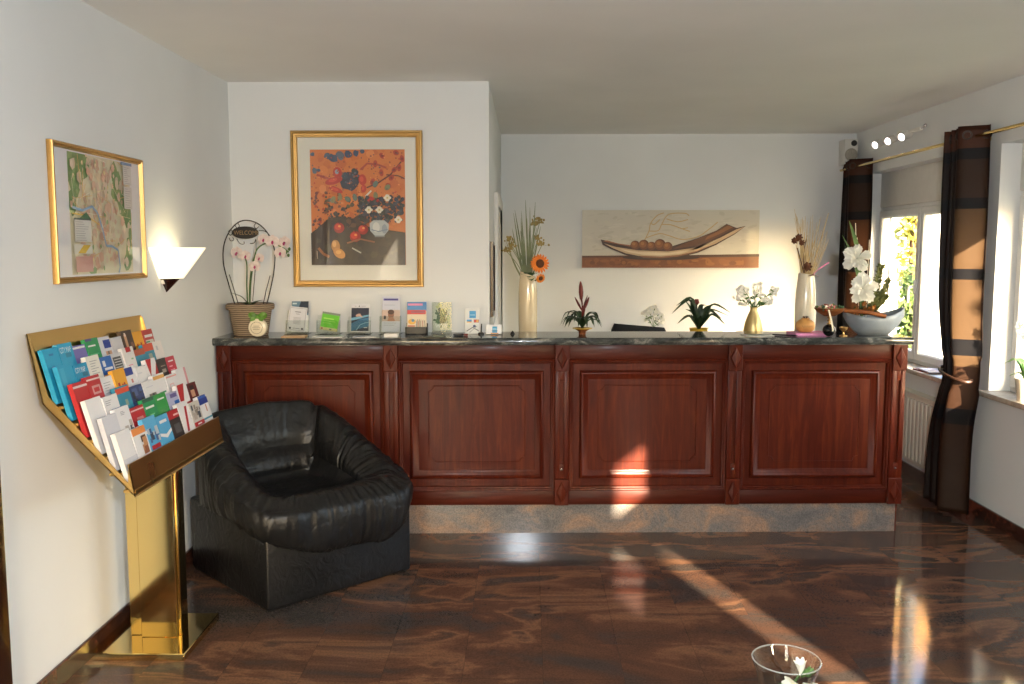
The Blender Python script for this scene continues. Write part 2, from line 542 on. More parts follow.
M['magenta'] = mat_leaf('magenta_orchid_lip', (160, 40, 96), (196, 80, 124), .2)
M['white_petal'] = mat_leaf('white_petal', (236, 234, 222), (246, 245, 238), .35)
M['sunflower'] = mat_leaf('orange_petal', (228, 118, 24), (240, 146, 40), .25)
M['brown_seed'] = plain('brown_seed_head', (86, 48, 24), .9, vary=.3, bump=.6, bscale=120)
M['umbel'] = plain('olive_seed_umbel', (150, 130, 76), .9, vary=.25)
M['twig'] = plain('pale_dried_twig', (196, 172, 126), .8, vary=.15)
M['twig_dark'] = plain('dark_twig', (78, 54, 40), .8, vary=.2)
M['bark'] = mat_wood('brown_bark', (80, 44, 22), (112, 64, 32), (140, 86, 46), scale=(2, 14, 14), rough=.6, coat=0)
M['cone'] = plain('golden_cone_scales', (150, 96, 40), .5, vary=.35, metal=.2, bscale=90)
M['pink'] = plain('pink_cover', (214, 130, 176), .45, vary=.04)
M['paper'] = plain('white_paper', (236, 234, 228), .6, vary=.02)
M['yellow'] = plain('yellow_pot_glaze', (206, 168, 56), .3, vary=.08)
M['grey_plastic'] = plain('pale_grey_plastic', (206, 204, 198), .45, vary=.03)
M['grille'] = plain('grey_speaker_grille', (150, 144, 132), .6, vary=.15, bump=.5, bscale=300)
M['green_bow'] = plain('green_ribbon', (84, 128, 40), .4, vary=.2)
M['cream_tin'] = printed('cream_label', .5)
M['lamp_glass'] = mat_emit('lit_opal_glass', (255, 236, 190), 1.9)
M['spot_lens'] = mat_emit('lit_spot_lens', (255, 244, 246), 9.0)

def mat_wicker():
    m, nt, b = new_mat('woven_wicker')
    L = nt.links
    tc = nt.nodes.new('ShaderNodeTexCoord')
    w = nd(nt, 'ShaderNodeTexWave', wave_type='BANDS', bands_direction='Z', i_Scale=28.0, i_Distortion=2.0, i_Detail=2.0)
    L.new(tc.outputs['Object'], w.inputs['Vector'])
    r = ramp(nt, [(.2, lin((96, 80, 66))), (.7, lin((156, 136, 112)))])
    L.new(w.outputs['Fac'], r.inputs['Fac'])
    L.new(r.outputs['Color'], b.inputs['Base Color'])
    b.inputs['Roughness'].default_value = .8
    bp = nd(nt, 'ShaderNodeBump', i_Strength=.6, i_Distance=.004)
    L.new(w.outputs['Fac'], bp.inputs['Height']); L.new(bp.outputs['Normal'], b.inputs['Normal'])
    return m
M['wicker'] = mat_wicker()
# ------------------------------------------------------------------ the setting
XL, XR, YF, YB, YP, XP, H = -1.729, 2.722, -2.7, 7.64, 5.27, -.2265, 2.56

def struct(name, mb, mat, parent=None, **k):
    o = mb.build(name, mat, parent, **k)
    if parent is None: o['kind'] = 'structure'
    return o

def wall_x(name, x0, x1, y0, y1, holes):
    """wall standing along Y, with openings (ya, yb, za, zb)"""
    mb = MB()
    y = y0
    for ya, yb, za, zb in sorted(holes):
        mb.box(x0, x1, y, ya, 0, H)
        if za > 0: mb.box(x0, x1, ya, yb, 0, za)
        mb.box(x0, x1, ya, yb, zb, H)
        y = yb
    mb.box(x0, x1, y, y1, 0, H)
    return struct(name, mb, M['wall'], smooth=False)

W1 = (5.80, 7.38, .77, 2.21)
W2 = (3.15, 5.31, .77, 2.21)
W3 = (-2.24, -1.13, .30, 2.30)
struct('floor', MB().box(XL - .2, XR + .2, YF - .2, YB + .2, -.08, 0), M['floor'], smooth=False)
struct('ceiling', MB().box(XL - .2, XR + .2, YF - .2, YB + .2, H, H + .1), M['ceiling'], smooth=False)
wall_x('wall_right', XR, XR + .20, YF, YB, [W1, W2, W3])
wall_x('wall_left', XL - .20, XL, YF, YB, [])
struct('wall_back', MB().box(XL - .2, XR + .2, YB, YB + .2, 0, H), M['wall'], smooth=False)
mb = MB()
mb.box(XL - .2, -1.38, YF - .2, YF, 0, H); mb.box(-.28, XR + .2, YF - .2, YF, 0, H); mb.box(-1.38, -.28, YF - .2, YF, 2.2, H)
struct('wall_front', mb, M['wall'], smooth=False)
struct('wall_partition', MB().box(XL, XP, YP, YB, 0, H), M['wall'], smooth=False)
struct('baseboard_left', MB().box(XL, XL + .014, 2.86, 4.90, 0, .083, .003, 1), M['base'])
struct('baseboard_right', MB().box(XR - .014, XR, .30, YB, 0, .083, .003, 1), M['base'])
struct('baseboard_back', MB().box(XP, XR - .014, YB - .014, YB, 0, .083, .003, 1), M['base'])

# windows ------------------------------------------------------------------
def make_window(name, w, side=1, shutter=True, sill=True, handle=True, sashes=2, shading_transom=None):
    ya, yb, za, zb = w
    X = XR if side > 0 else XL
    root = bpy.data.objects.new(name, None); link(root)
    root.location = (X, (ya + yb) / 2, za)
    root['kind'] = 'structure'
    s = side
    hw = (yb - ya) / 2
    ht = (zb - za)
    top = ht - (.27 if shutter else 0.0)
    def bx(mb, a, b, *r, **k):
        x0, x1 = (s * a, s * b) if s > 0 else (s * b, s * a)
        return mb.box(x0, x1, *r, **k)
    d0 = .125
    mb = MB()
    fw = .045
    bx(mb, d0, d0 + .07, -hw, -hw + fw, 0, top, bev=.004)
    bx(mb, d0, d0 + .07, hw - fw, hw, 0, top, bev=.004)
    bx(mb, d0, d0 + .07, -hw + fw, hw - fw, 0, fw, bev=.004)
    bx(mb, d0, d0 + .07, -hw + fw, hw - fw, top - fw, top, bev=.004)
    if sashes == 2: bx(mb, d0 + .01, d0 + .07, -.02, .02, fw, top - fw, bev=.004)
    mb.build('window_frame', M['white_frame'], root)
    if shutter:
        mb = MB(); bx(mb, d0 - .01, d0 + .075, -hw, hw, top, ht, bev=.006)
        mb.build('shutter_box', M['white_gloss'], root)
    spans = [(-hw + .03, -.002), (.002, hw - .03)] if sashes == 2 else [(-hw + .03, hw - .03)]
    for k, (a, b) in enumerate(spans):
        mb = MB()
        sw = .062
        prof = [(0, 0), (0, .022), (.006, .03), (sw - .012, .03), (sw, .018), (sw, -.03)]
        sweep_frame(mb, a, b, .028, top - .028, prof, lambda u, v, h: (s * (d0 + .008 - h), u, v))
        if shading_transom:  # crossbar and thin upright added to break up the sun beam
            bx(mb, d0 - .02, d0 + .03, a + .05, b - .05, shading_transom[0], shading_transom[1], bev=.004)
            bx(mb, d0 - .01, d0 + .02, a + .20, a + .225, .08, shading_transom[0], bev=.004)
        sash = mb.build('sash', M['white_frame'], root)
        mb = MB(); bx(mb, d0 + .012, d0 + .020, a + sw - .008, b - sw + .008, .028 + sw - .008, top - .028 - sw + .008)
        mb.build('pane', M['pane'], sash, smooth=False)
        if handle and k == 1:
            mb = MB(); z0 = top * .48
            bx(mb, d0 - .035, d0 - .02, a + .018, a + .042, z0 - .05, z0 + .05, bev=.004)
            mb.tube([(s * (d0 - .03), a + .03, z0), (s * (d0 - .07), a + .03, z0), (s * (d0 - .072), a + .03, z0 - .02), (s * (d0 - .072), a + .03, z0 - .115)], .011, 8)
            mb.build('handle', M['white_frame'], sash)
    if sill:
        mb = MB(); bx(mb, -.055, d0, -hw - .03, hw + .03, -.028, .004, bev=.005)
        o = mb.build('sill', M['sill'], root)
    return root
make_window('window_1', W1)
make_window('window_2', W2, sashes=1, handle=False)
make_window('window_3', W3, shutter=False, handle=False, sill=False, sashes=1, shading_transom=(1.35, 1.59))

# door casing on the left, cut by the picture edge ---------------------------
d1 = bpy.data.objects.new('door_1', None); link(d1); d1.location = (XL, 2.3, 0); d1['kind'] = 'structure'
mb = MB()
for a, b in ((-.52, -.44), (.44, .53)): mb.box(0, .022, a, b, 0, 2.1, .004)
mb.box(0, .022, -.44, .44, 2.02, 2.1, .004)
mb.build('door_frame', M['wood_dark'], d1)
mb = MB(); mb.box(0, .012, -.44, .44, .005, 2.02, .002)
for z0, z1 in ((.15, .95), (1.08, 1.9)):
    sweep_frame(mb, -.32, .32, z0, z1, [(0, .012), (.01, .02), (.03, .02), (.04, .012)], lambda u, v, h: (h, u, v))
lf = mb.build('door_leaf', M['white_gloss'], d1)
MB().box(.012, .016, .36, .40, .92, 1.14, .002).tube([(.016, .38, 1.05), (.06, .38, 1.05), (.062, .36, 1.05), (.062, .26, 1.05)], .009, 8).build('door_handle', M['brass'], lf)

# unseen glazed door, added behind the camera to bring in light
d3 = bpy.data.objects.new('added_door', None); link(d3); d3.location = (-.83, YF, 0); d3['kind'] = 'structure'
mb = MB(); sweep_frame(mb, -.55, .55, 0, 2.2, [(0, -.12), (0, -.05), (.09, -.05), (.09, -.12)], lambda u, v, h: (u, h, v))
mb.build('door_frame', M['white_frame'], d3)
lf = MB().box(-.46, .46, -.10, -.06, .09, .22, .004).build('door_leaf', M['white_frame'], d3)
MB().box(-.46, .46, -.09, -.08, .22, 2.11).build('pane', M['pane'], lf, smooth=False)

# white door in the side of the partition -----------------------------------
d2 = bpy.data.objects.new('door_2', None); link(d2); d2.location = (XP, 6.6, 0); d2['kind'] = 'structure'
mb = MB()
for a, b in ((-.56, -.47), (.47, .56)): mb.box(0, .028, a, b, 0, 1.98, .004)
mb.box(0, .028, -.47, .47, 1.90, 1.98, .004)
mb.build('door_frame', M['white_gloss'], d2)
mb = MB(); mb.box(0, .012, -.47, .47, .005, 1.90, .002)
sweep_frame(mb, -.36, .36, .15, 1.8, [(0, .012), (.01, .018), (.025, .018), (.035, .012)], lambda u, v, h: (h, u, v))
lf = mb.build('door_leaf', M['white_gloss'], d2)
MB().tube([(.012, -.40, 1.02), (.05, -.40, 1.02), (.052, -.38, 1.02), (.052, -.28, 1.02)], .009, 8).build('door_handle', M['chrome'], lf)

# ------------------------------------------------------------------ reception counter
CA = math.atan(.0334)
counter = thing('reception_counter', 'long mahogany reception counter with carved panels on a granite plinth', 'counter', (XL + .004, 4.9025, 0), CA)
CL, CD = 3.845, .30
MB().box(.0, CL - .004, .032, CD, .165, 1.078).build('body', M['wood'], counter, smooth=False)
MB().box(.0, CL - .02, .022, CD - .01, 0, .166).build('plinth', M['plinth'], counter, smooth=False)
MB().box(CL - .02, CL - .008, .03, CD - .02, 0, .166).build('end_board', M['wood'], counter, smooth=False)
PX = [.046, .965, 1.917, 2.884, 3.807]
PW = .076
for k, c in enumerate(PX):
    a, b = c - PW / 2, c + PW / 2
    mb = MB()
    mb.box(a, a + .027, .004, .034, .315, .93, .003)
    mb.box(b - .027, b, .004, .034, .315, .93, .003)
    mb.box(a + .026, b - .026, .006, .034, .875, .93, .002)
    mb.box(a + .026, b - .026, .006, .034, .315, .40, .002)
    mb.box(a + .02, b - .02, .018, .034, .39, .88)
    sh = mb.build('pilaster', M['wood'], counter)
    for z0, z1 in ((.93, 1.077), (.166, .315)):
        q = MB()
        q.box(a - .002, b + .002, -.006, .034, z0, z1, .004)
        zc, hh, ww = (z0 + z1) / 2, (z1 - z0) / 2 - .012, PW / 2 - .008
        for d, y in ((1.0, -.0062), (.86, -.003)):
            pass
        ring0 = [(c - ww, -.006, zc), (c, -.006, zc - hh), (c + ww, -.006, zc), (c, -.006, zc + hh)]
        ring1 = [(c - ww * .84, -.013, zc), (c, -.013, zc - hh * .84), (c + ww * .84, -.013, zc), (c, -.013, zc + hh * .84)]
        q.rings([ring0, ring1], True)
        f = [q.v(p) for p in ring1]; tip = q.v((c, -.020, zc))
        for i in range(4): q.bm.faces.new((f[i], f[(i + 1) % 4], tip))
        q.build('carved_block', M['wood'], sh, ang=15)
    m = Matrix.Translation((c, .010, .372)) @ Matrix.Rotation(PI / 2, 4, 'X')
    MB().lathe([(.0, .012), (.006, .011), (.008, .006), (.008, 0)], n=12, m=m).build('screw_cap', M['chrome'], sh)
for k in range(4):
    a, b = PX[k] + PW / 2 + .001, PX[k + 1] - PW / 2 - .001
    F = lambda u, v, h: (u, .032 - h, v)
    mb = MB()
    mb.box(a, b, .012, .034, .995, 1.077, .003)
    mb.build('top_rail', M['wood_h'], counter)
    MB().box(a, b, .012, .034, .166, .246, .003).build('bottom_rail', M['wood_h'], counter)
    mb = MB()
    sweep_frame(mb, a, b, .246, .995, [(0, .0), (0, .021), (.006, .026), (.012, .024), (.016, .016), (.022, .014), (.026, .004)], F)
    x0, x1, z0, z1 = a + .062, b - .062, .315, .93
    sweep_frame(mb, x0, x1, z0, z1, [(0, .0), (.002, .014), (.008, .022), (.016, .024), (.022, .016), (.028, .014), (.036, .006), (.046, .004), (.05, .0)], F)
    # scribed inner rectangle with scooped corners
    i0, i1, j0, j1, s = x0 + .105, x1 - .105, z0 + .095, z1 - .085, .03
    path = []
    for (cx, cz, t0) in ((i0, j0, 90), (i1, j0, 180), (i1, j1, 270), (i0, j1, 0)):
        for q in range(5):
            t = math.radians(t0 - q * 22.5)
            path.append((cx + s * math.cos(t), .0315, cz + s * math.sin(t)))
    path.append(path[0])
    mb.tube(path, .0026, 5, caps=False)
    mb.build('panel', M['wood'], counter)

ct = MB()
prof = [(-.026, 1.080), (-.034, 1.086), (-.037, 1.099), (-.034, 1.112), (-.026, 1.119)]
L0, L1 = 0.001, CL + .022
ct.box(L0, L1, -.028, CD + .055, 1.0785, 1.119, .0)
r0 = [(L0, y, z) for y, z in prof] ; r1 = [(L1, y, z) for y, z in prof]
ct.rings([r0, r1], False)
ctop = ct.build('countertop', M['top'], None)
ctop.location = (XL, 4.9025, 0); ctop.rotation_euler = (0, 0, CA)
tag(ctop, 'long dark granite countertop with rounded front edge on the mahogany counter', 'countertop')

def on_counter(X, Y): return (X, Y, 1.1195)

# ------------------------------------------------------------------ armchair
ax, ay = (-1.146 + -.583) / 2, (3.815 + 4.361) / 2
ca = math.atan2(4.361 - 3.815, -.583 + 1.146)
AW, AD = .784, .80
org = Vector((ax, ay, 0)) + Vector((-math.sin(ca), math.cos(ca), 0)) * AD / 2
chair = thing('armchair', 'low puffy black leather armchair standing in front of the mahogany counter', 'armchair', org, ca)
mb = MB()
hx, hy = AW / 2, AD / 2
foot_ = [(-hx, -hy), (hx, -hy), (hx, hy - .06), (hx - .06, hy), (-hx + .02, hy), (-hx, hy - .02)]
mb.rings([[(x, y, .008) for x, y in foot_], [(x, y, .37) for x, y in foot_]], True, True, True)
bmesh.ops.bevel(mb.bm, geom=list(mb.bm.edges), offset=.012, segments=3, profile=.5, affect='EDGES')
mb.build('base', M['leather'], chair)
for sx in (-1, 1):
    for sy in (-1, 1):
        MB().lathe([(.018, 0), (.02, .006), (.016, .012)], (sx * (hx - .03), sy * (hy - .03), 0), 12).build('foot', M['black'], chair)

def sstep(a, b, x):
    t = max(0, min(1, (x - a) / (b - a))); return t * t * (3 - 2 * t)
def shell_pt(th, s):
    """padded leather shell: th around the chair, s from outer bottom edge (0) to the middle of the seat (1)"""
    c, sn = math.cos(th), math.sin(th)
    n = 6.0
    k = (abs(c) ** n + abs(sn) ** n) ** (-1 / n)
    px, py = hx * k * c, hy * k * sn
    yy = py / hy
    gr = 1 + .055 * sstep(.6, -.1, yy); gx = 1 + .085 * sstep(1.0, .2, yy)
    deg = math.degrees(th) % 360
    back = sstep(34, 56, deg) * sstep(146, 124, deg)
    front = sstep(218, 242, deg) * sstep(322, 298, deg)
    Hc = .485 + (.795 - .485) * max(0, (yy + 1) / 2) ** 1.2 + .012 * sstep(60, 90, deg) * sstep(120, 90, deg)
    fa = sstep(196, 262, deg) * sstep(344, 278, deg)
    zb = .385 * (1 - fa) + .235 * fa
    zb -= .05 * sstep(330, 300, deg) * sstep(280, 300, deg)
    zb = zb if yy < .4 else zb - .05 * sstep(.4, 1, yy)
    seat = .41
    P = [(.94, zb + .03), (1.0, zb - .012), (1.06, zb + .012), (1.095, zb + (Hc - zb) * .40), (1.075, zb + (Hc - zb) * .74), (1.0, Hc - .03), (.91, Hc)]
    f = [(.82, Hc + .004), (.72, Hc - .006), (.60, Hc - .022), (.46, seat + .020), (.30, seat), (.0, seat - .006)]
    sd = [(.82, Hc + .002), (.72, Hc - .022), (.61, seat + (Hc - seat) * .58), (.50, seat + .035), (.38, seat - .002), (.0, seat - .006)]
    bk = [(.865, Hc - .026), (.80, Hc - .095), (.70, seat + (Hc - seat) * .50), (.58, seat + (Hc - seat) * .18), (.46, seat + .004), (.0, seat - .006)]
    P += [tuple(f[i][j] * front + (1 - front) * (bk[i][j] * back + sd[i][j] * (1 - back)) for j in (0, 1)) for i in range(6)]
    t = s * (len(P) - 1)
    i = min(int(t), len(P) - 2); u = t - i
    q0, q1, q2, q3 = P[max(i - 1, 0)], P[i], P[i + 1], P[min(i + 2, len(P) - 1)]
    cr = lambda j: .5 * (2 * q1[j] + (q2[j] - q0[j]) * u + (2 * q0[j] - 5 * q1[j] + 4 * q2[j] - q3[j]) * u * u + (3 * q1[j] - q0[j] - 3 * q2[j] + q3[j]) * u ** 3)
    rho, z = cr(0), cr(1)
    # at the back the shell may not bulge out through the counter
    if rho > 1: rho = 1 + (rho - 1) * (1 - sstep(.50, .9, yy)) * (1 - .85 * sstep(.3, .8, -c) * sstep(-.2, .3, yy))
    # rounded pillow corners
    cr_ = (abs(c) * abs(sn) * 2) ** 3
    rho *= 1 - .025 * cr_ * (s > .12) * (1 if rho > .6 else 0) * (1 - front)
    return Vector((px * rho * gx, py * rho * gr, z))
def wr(th, s, amp):
    a = noise.noise(Vector((math.cos(th) * 7.0, math.sin(th) * 7.0, s * 2.6)))
    b = noise.noise(Vector((math.cos(th) * 17.0, math.sin(th) * 17.0, s * 3.4 + 5)))
    d = noise.noise(Vector((math.cos(th) * 34.0, math.sin(th) * 34.0, s * 7 + 9)))
    return amp * (abs(a) * -1.5 + .3 - abs(b) * 1.1 + .25 + d * .35)
S1, S2 = .50, .80       # crest of the roll / seam to the seat
TB0, TB1 = math.radians(46), math.radians(134)
def patch(name, th0, th1, s0, s1, nt, ns, amp, edges, closed=False):
    mb = MB(); rows = []
    for j in range(ns + 1):
        s = s0 + (s1 - s0) * j / ns
        row = []
        for i in range(nt if closed else nt + 1):
            t = th0 + (th1 - th0) * i / nt
            e = 1e-3
            p = shell_pt(t, s)
            du = shell_pt(t + e, s) - p
            dv = shell_pt(t, min(s + e, 1)) - shell_pt(t, max(min(s + e, 1) - e, 0))
            nn = du.cross(dv)
            nn = nn.normalized() if nn.length > 1e-12 else Vector((0, 0, 1))
            if nn.z < 0 and s > .4: nn = -nn
            if s <= .4 and nn.dot(Vector((p.x, p.y, 0))) < 0: nn = -nn
            g = 0.0
            for kind, pos, w in edges:       # sewn-in seams pull the leather down
                dist = abs((t if kind == 't' else s) - pos)
                g += math.exp(-(dist / w) ** 2)
            w_s = (1 - sstep(.86, 1.0, s)) * (.35 + .65 * sstep(.5, .0, math.sin(t)))
            row.append(p + nn * (wr(t, s, amp) * w_s - .020 * min(g, 1)))
        rows.append(row)
    mb.rings(rows, closed)
    return mb.build(name, M['leather'], chair, ang=75)
# roll that runs round the front and up both arms
patch('arm_roll', TB1, TB0 + 2 * PI, 0, S2, 260, 44, .013, [('t', TB1, .05), ('t', TB0 + 2 * PI, .05), ('s', S2, .02)])
bkm = .765
patch('headrest', TB0, TB1, 0, bkm, 64, 32, .009, [('t', TB0, .05), ('t', TB1, .05), ('s', bkm, .022)])
patch('backrest', TB0, TB1, bkm, S2 + .06, 64, 16, .009, [('t', TB0, .05), ('t', TB1, .05), ('s', bkm, .022), ('s', S2 + .06, .02)])
mb = MB()
rows = []
for j in range(9):
    row = []
    for i in range(120):
        t = 2 * PI * i / 120
        inb = sstep(TB0 - .06, TB0 + .06, t) * sstep(TB1 + .06, TB1 - .06, t)
        s0 = S2 + (.06) * inb - .01
        s = s0 + (.995 - s0) * j / 8
        p = shell_pt(t, s)
        row.append(p + Vector((0, 0, -.014 * math.exp(-((j) / 1.2) ** 2) + .012 * math.exp(-((j - 6) / 4) ** 2) + .004 * noise.noise(Vector((p.x * 14, p.y * 14, 2))))))
    rows.append(row)
vr = mb.rings(rows, True, False, True)
mb.build('seat', M['leather'], chair, ang=75)

# ------------------------------------------------------------------ framed pictures, canvas
def frame_thing(name, label, cat, loc, plane, w, h, prof, fmat):
    root = thing(name, label, cat, loc)
    if plane == 'Y': fn = lambda u, v, d: (u, -d, v)          # hangs on a wall that faces -Y
    else: fn = lambda u, v, d: (d, u, v)                      # on a wall that faces +X, u along Y
    mb = MB()
    sweep_frame(mb, -w / 2, w / 2, 0, h, prof, fn)
    mb.build('frame', fmat, root)
    return root, fn

gp = [(0, 0), (0, .022), (.005, .030), (.013, .031), (.018, .024), (.026, .022), (.030, .028), (.035, .026), (.039, .012)]
pic, F = frame_thing('framed_painting', 'gilt-framed still life of fruit and flowers on an orange ground with white mat', 'painting', ((-1.37 - .609) / 2, YP - .001, 1.385), 'Y', .761, .899, gp, M['gold'])
w, h = .761, .899
a = Art(lambda u, v, d: (-w / 2 + .036 + u * (w - .072), -.010 - d, .036 + v * (h - .072)))
a.rect(0, 0, 1, 1, (222, 220, 208))
a.build('mat', M['print_glossy'], pic)
# art area inside the mat
pu0, pu1, pv0, pv1 = -.271 + .0, .278, .128, .792
a = Art(lambda u, v, d: (pu0 + u * (pu1 - pu0), -.0112 - d, pv0 + v * (pv1 - pv0)), .00003)
AS = (pu1 - pu0) / (pv1 - pv0)
R = random.Random(3)
a.rect(0, 0, 1, 1, (204, 118, 62))
def Z(x, y): return ((x - 97) / 476, (632 - y) / 584)
def ZE(x, y, rx, ry, col, rot=0): a.ell((x - 97) / 476, (632 - y) / 584, rx / 476, ry / 584, col, rot, 14)
def blot(x, y, r, col, n=9, jag=.45):
    a.poly([(min(1, max(0, (x + r * (1 - jag * R.random()) * math.cos(2 * PI * i / n) - 97) / 476)), min(1, max(0, (632 - y + r * (1 - jag * R.random()) * math.sin(2 * PI * i / n)) / 584))) for i in range(n)], col)
for i in range(60): blot(R.uniform(100, 570), R.uniform(55, 440), R.uniform(8, 34), R.choice([(212, 126, 66), (198, 110, 56), (218, 134, 76), (192, 104, 58)]))
for x, y, r in ((185, 80, 22), (215, 92, 28), (250, 78, 26), (290, 74, 24), (330, 66, 20), (360, 58, 14), (120, 155, 20), (140, 152, 12), (110, 72, 14)): blot(x, y, r, R.choice([(78, 92, 112), (66, 80, 104), (94, 104, 116)]))
for i in range(40): blot(R.uniform(100, 200), R.uniform(250, 440), R.uniform(4, 12), R.choice([(150, 62, 44), (120, 60, 52), (176, 76, 48), (104, 70, 62)]))
a.line([Z(380, 240), Z(440, 215), Z(500, 175), Z(555, 110)], .012, (92, 52, 44), AS)
a.line([Z(350, 150), Z(385, 118), Z(440, 125), Z(480, 140)], .016, (160, 70, 56), AS)
a.line([Z(480, 175), Z(540, 180), Z(572, 195)], .010, (92, 52, 44), AS)
a.line([Z(130, 175), Z(190, 195), Z(240, 200)], .02, (166, 72, 58), AS)
for x, y in ((455, 165), (505, 190), (520, 150), (545, 140), (460, 80), (530, 65), (425, 120), (490, 230), (560, 95), (410, 210)):
    ZE(x, y, 15, 13, (168, 60, 44), R.uniform(0, 3)); ZE(x, y, 6, 6, (120, 48, 42))
blot(295, 210, 56, (52, 60, 76), 14, .35); blot(270, 180, 24, (60, 76, 90)); blot(320, 160, 26, (44, 56, 66)); blot(335, 190, 22, (40, 52, 60))
for i in range(18): blot(R.uniform(255, 340), R.uniform(165, 255), R.uniform(3, 8), R.choice([(116, 110, 110), (78, 96, 116), (132, 92, 76)]))
for x, y, rx, ry, ro in ((215, 205, 45, 18, .2), (225, 250, 36, 14, -.3), (235, 165, 22, 30, .6), (360, 200, 20, 28, .3), (365, 245, 14, 20, -.3)): ZE(x, y, rx, ry, (178, 58, 46), ro); ZE(x - 4, y - 3, rx * .5, ry * .5, (206, 84, 62), ro)
ZE(232, 160, 10, 12, (150, 166, 176))
for i in range(46): blot(R.uniform(170, 400), R.uniform(285, 400), R.uniform(5, 15), R.choice([(104, 86, 74), (84, 78, 70), (122, 84, 66), (96, 92, 64), (70, 64, 60)]))
for x, y in ((285, 298), (320, 288), (352, 300), (425, 280), (395, 330), (425, 222), (485, 238), (345, 390), (210, 300), (245, 285)): ZE(x, y, 16, 14, R.choice([(122, 122, 84), (132, 128, 92), (104, 110, 78), (92, 110, 100)]), R.uniform(0, 3))
for i in range(150): blot(R.uniform(105, 560), R.uniform(60, 300), R.uniform(2.5, 6.5), R.choice([(150, 70, 44), (170, 84, 52), (120, 66, 56), (226, 140, 84), (96, 82, 84), (180, 66, 48)]), 6)
for i in range(90): blot(R.uniform(120, 420), R.uniform(300, 470), R.uniform(3, 8), R.choice([(70, 58, 56), (54, 46, 48), (110, 80, 60), (90, 98, 78), (40, 36, 38)]), 6)
ZE(400, 300, 18, 16, (190, 54, 44)); ZE(430, 305, 15, 13, (182, 58, 46)); a.line([Z(375, 285), Z(405, 255)], .014, (220, 214, 200), AS)
a.poly([Z(97, 470), Z(130, 445), Z(165, 415), Z(190, 392), Z(250, 385), Z(330, 400), Z(380, 440), Z(490, 455), Z(573, 466), Z(573, 632), Z(97, 632)], (56, 46, 38))
for i in range(40): blot(R.uniform(190, 400), R.uniform(385, 470), R.uniform(6, 20), R.choice([(46, 38, 40), (74, 56, 48), (58, 50, 52), (90, 66, 52)]))
for i in range(46): blot(R.uniform(105, 565), R.uniform(485, 620), R.uniform(8, 30), R.choice([(50, 42, 34), (62, 52, 40), (66, 58, 44), (44, 38, 34)]))
for i in range(230): blot(R.uniform(335, 566), R.uniform(288, 412), R.uniform(4, 15), R.choice([(40, 42, 54), (54, 56, 70), (34, 36, 40), (66, 66, 78), (46, 54, 50)]))
for x, y in ((445, 352), (392, 352), (486, 292), (540, 402)):
    for k in range(6): ZE(x + 11 * math.cos(k * 1.05), y + 9 * math.sin(k * 1.05), 9, 7, (224, 216, 196), k * 1.05)
    ZE(x, y, 5, 5, (196, 176, 104))
a.poly([Z(395, 420), Z(415, 405), Z(470, 405), Z(492, 425), Z(490, 455), Z(468, 482), Z(420, 482), Z(398, 458)], (172, 178, 178))
ZE(428, 440, 18, 26, (204, 206, 200)); ZE(470, 448, 14, 24, (138, 148, 156)); a.line([Z(404, 452), Z(440, 462), Z(486, 450)], .008, (110, 124, 140), AS); a.rect(*Z(420, 490), *Z(470, 482), (120, 124, 126))
for x, y, r in ((241, 443, 27), (322, 487, 28), (362, 452, 25)):
    ZE(x, y, r, r, (150, 34, 28)); ZE(x - 5, y - 5, r * .62, r * .6, (196, 62, 44)); ZE(x + 2, y - 8, r * .25, r * .2, (226, 150, 84)); a.line([Z(x, y - r * .7), Z(x + 4, y - r * 1.15)], .006, (60, 40, 28), AS)
ZE(222, 535, 22, 32, (176, 122, 60), .15); ZE(240, 572, 32, 24, (190, 130, 62), -.4); ZE(216, 525, 10, 16, (214, 164, 92)); ZE(236, 566, 14, 10, (214, 160, 84)); a.line([Z(222, 505), Z(232, 492)], .008, (70, 48, 30), AS)
a.line([Z(135, 545), Z(160, 575), Z(190, 590)], .022, (150, 96, 54), AS); a.line([Z(305, 545), Z(350, 570)], .012, (170, 170, 160), AS); a.line([Z(280, 520), Z(350, 500), Z(420, 515)], .014, (140, 92, 66), AS)
a.line([Z(130, 600), Z(128, 560)], .006, (170, 150, 130), AS)
a.build('picture', M['print_glossy'], pic)

mw, mh = .772, .521
mp = [(0, 0), (0, .016), (.004, .022), (.011, .022), (.014, .016), (.019, .018), (.023, .008)]
mapf, F = frame_thing('framed_map', 'city map with a blue river in a narrow gold frame on the left wall', 'map', (XL + .001, 3.25 + mw / 2, 1.476), 'X', mw, mh, mp, M['gold'])
a = Art(lambda u, v, d: (.007 + d, -mw / 2 + .021 + u * (mw - .042), .021 + v * (mh - .042)), .00003)
AS = (mw - .052) / (mh - .052)
a.rect(0, 0, 1, 1, (224, 224, 226))
u0, u1, v0, v1 = .15, .87, .02, .985
def Q(u, v): return (u0 + u * (u1 - u0), v0 + v * (v1 - v0))
a.poly([Q(0, 0), Q(1, 0), Q(1, 1), Q(0, 1)], (214, 208, 178))
R = random.Random(11)
def mblot(u, v, r, col, n=9):
    a.poly([Q(min(1, max(0, u + r * R.uniform(.6, 1) * math.cos(2 * PI * i / n))), min(1, max(0, v + r * 1.3 * R.uniform(.6, 1) * math.sin(2 * PI * i / n)))) for i in range(n)], col)
for u, v, r in ((.05, .97, .16), (.2, .95, .16), (.1, .8, .14), (.03, .6, .1), (.78, .75, .14), (.86, .6, .12), (.95, .5, .1), (.72, .9, .08), (.95, .2, .1), (.9, .08, .08), (.3, .05, .08), (.98, .35, .06)): mblot(u, v, r, R.choice([(120, 152, 96), (132, 160, 104), (110, 146, 92)]))
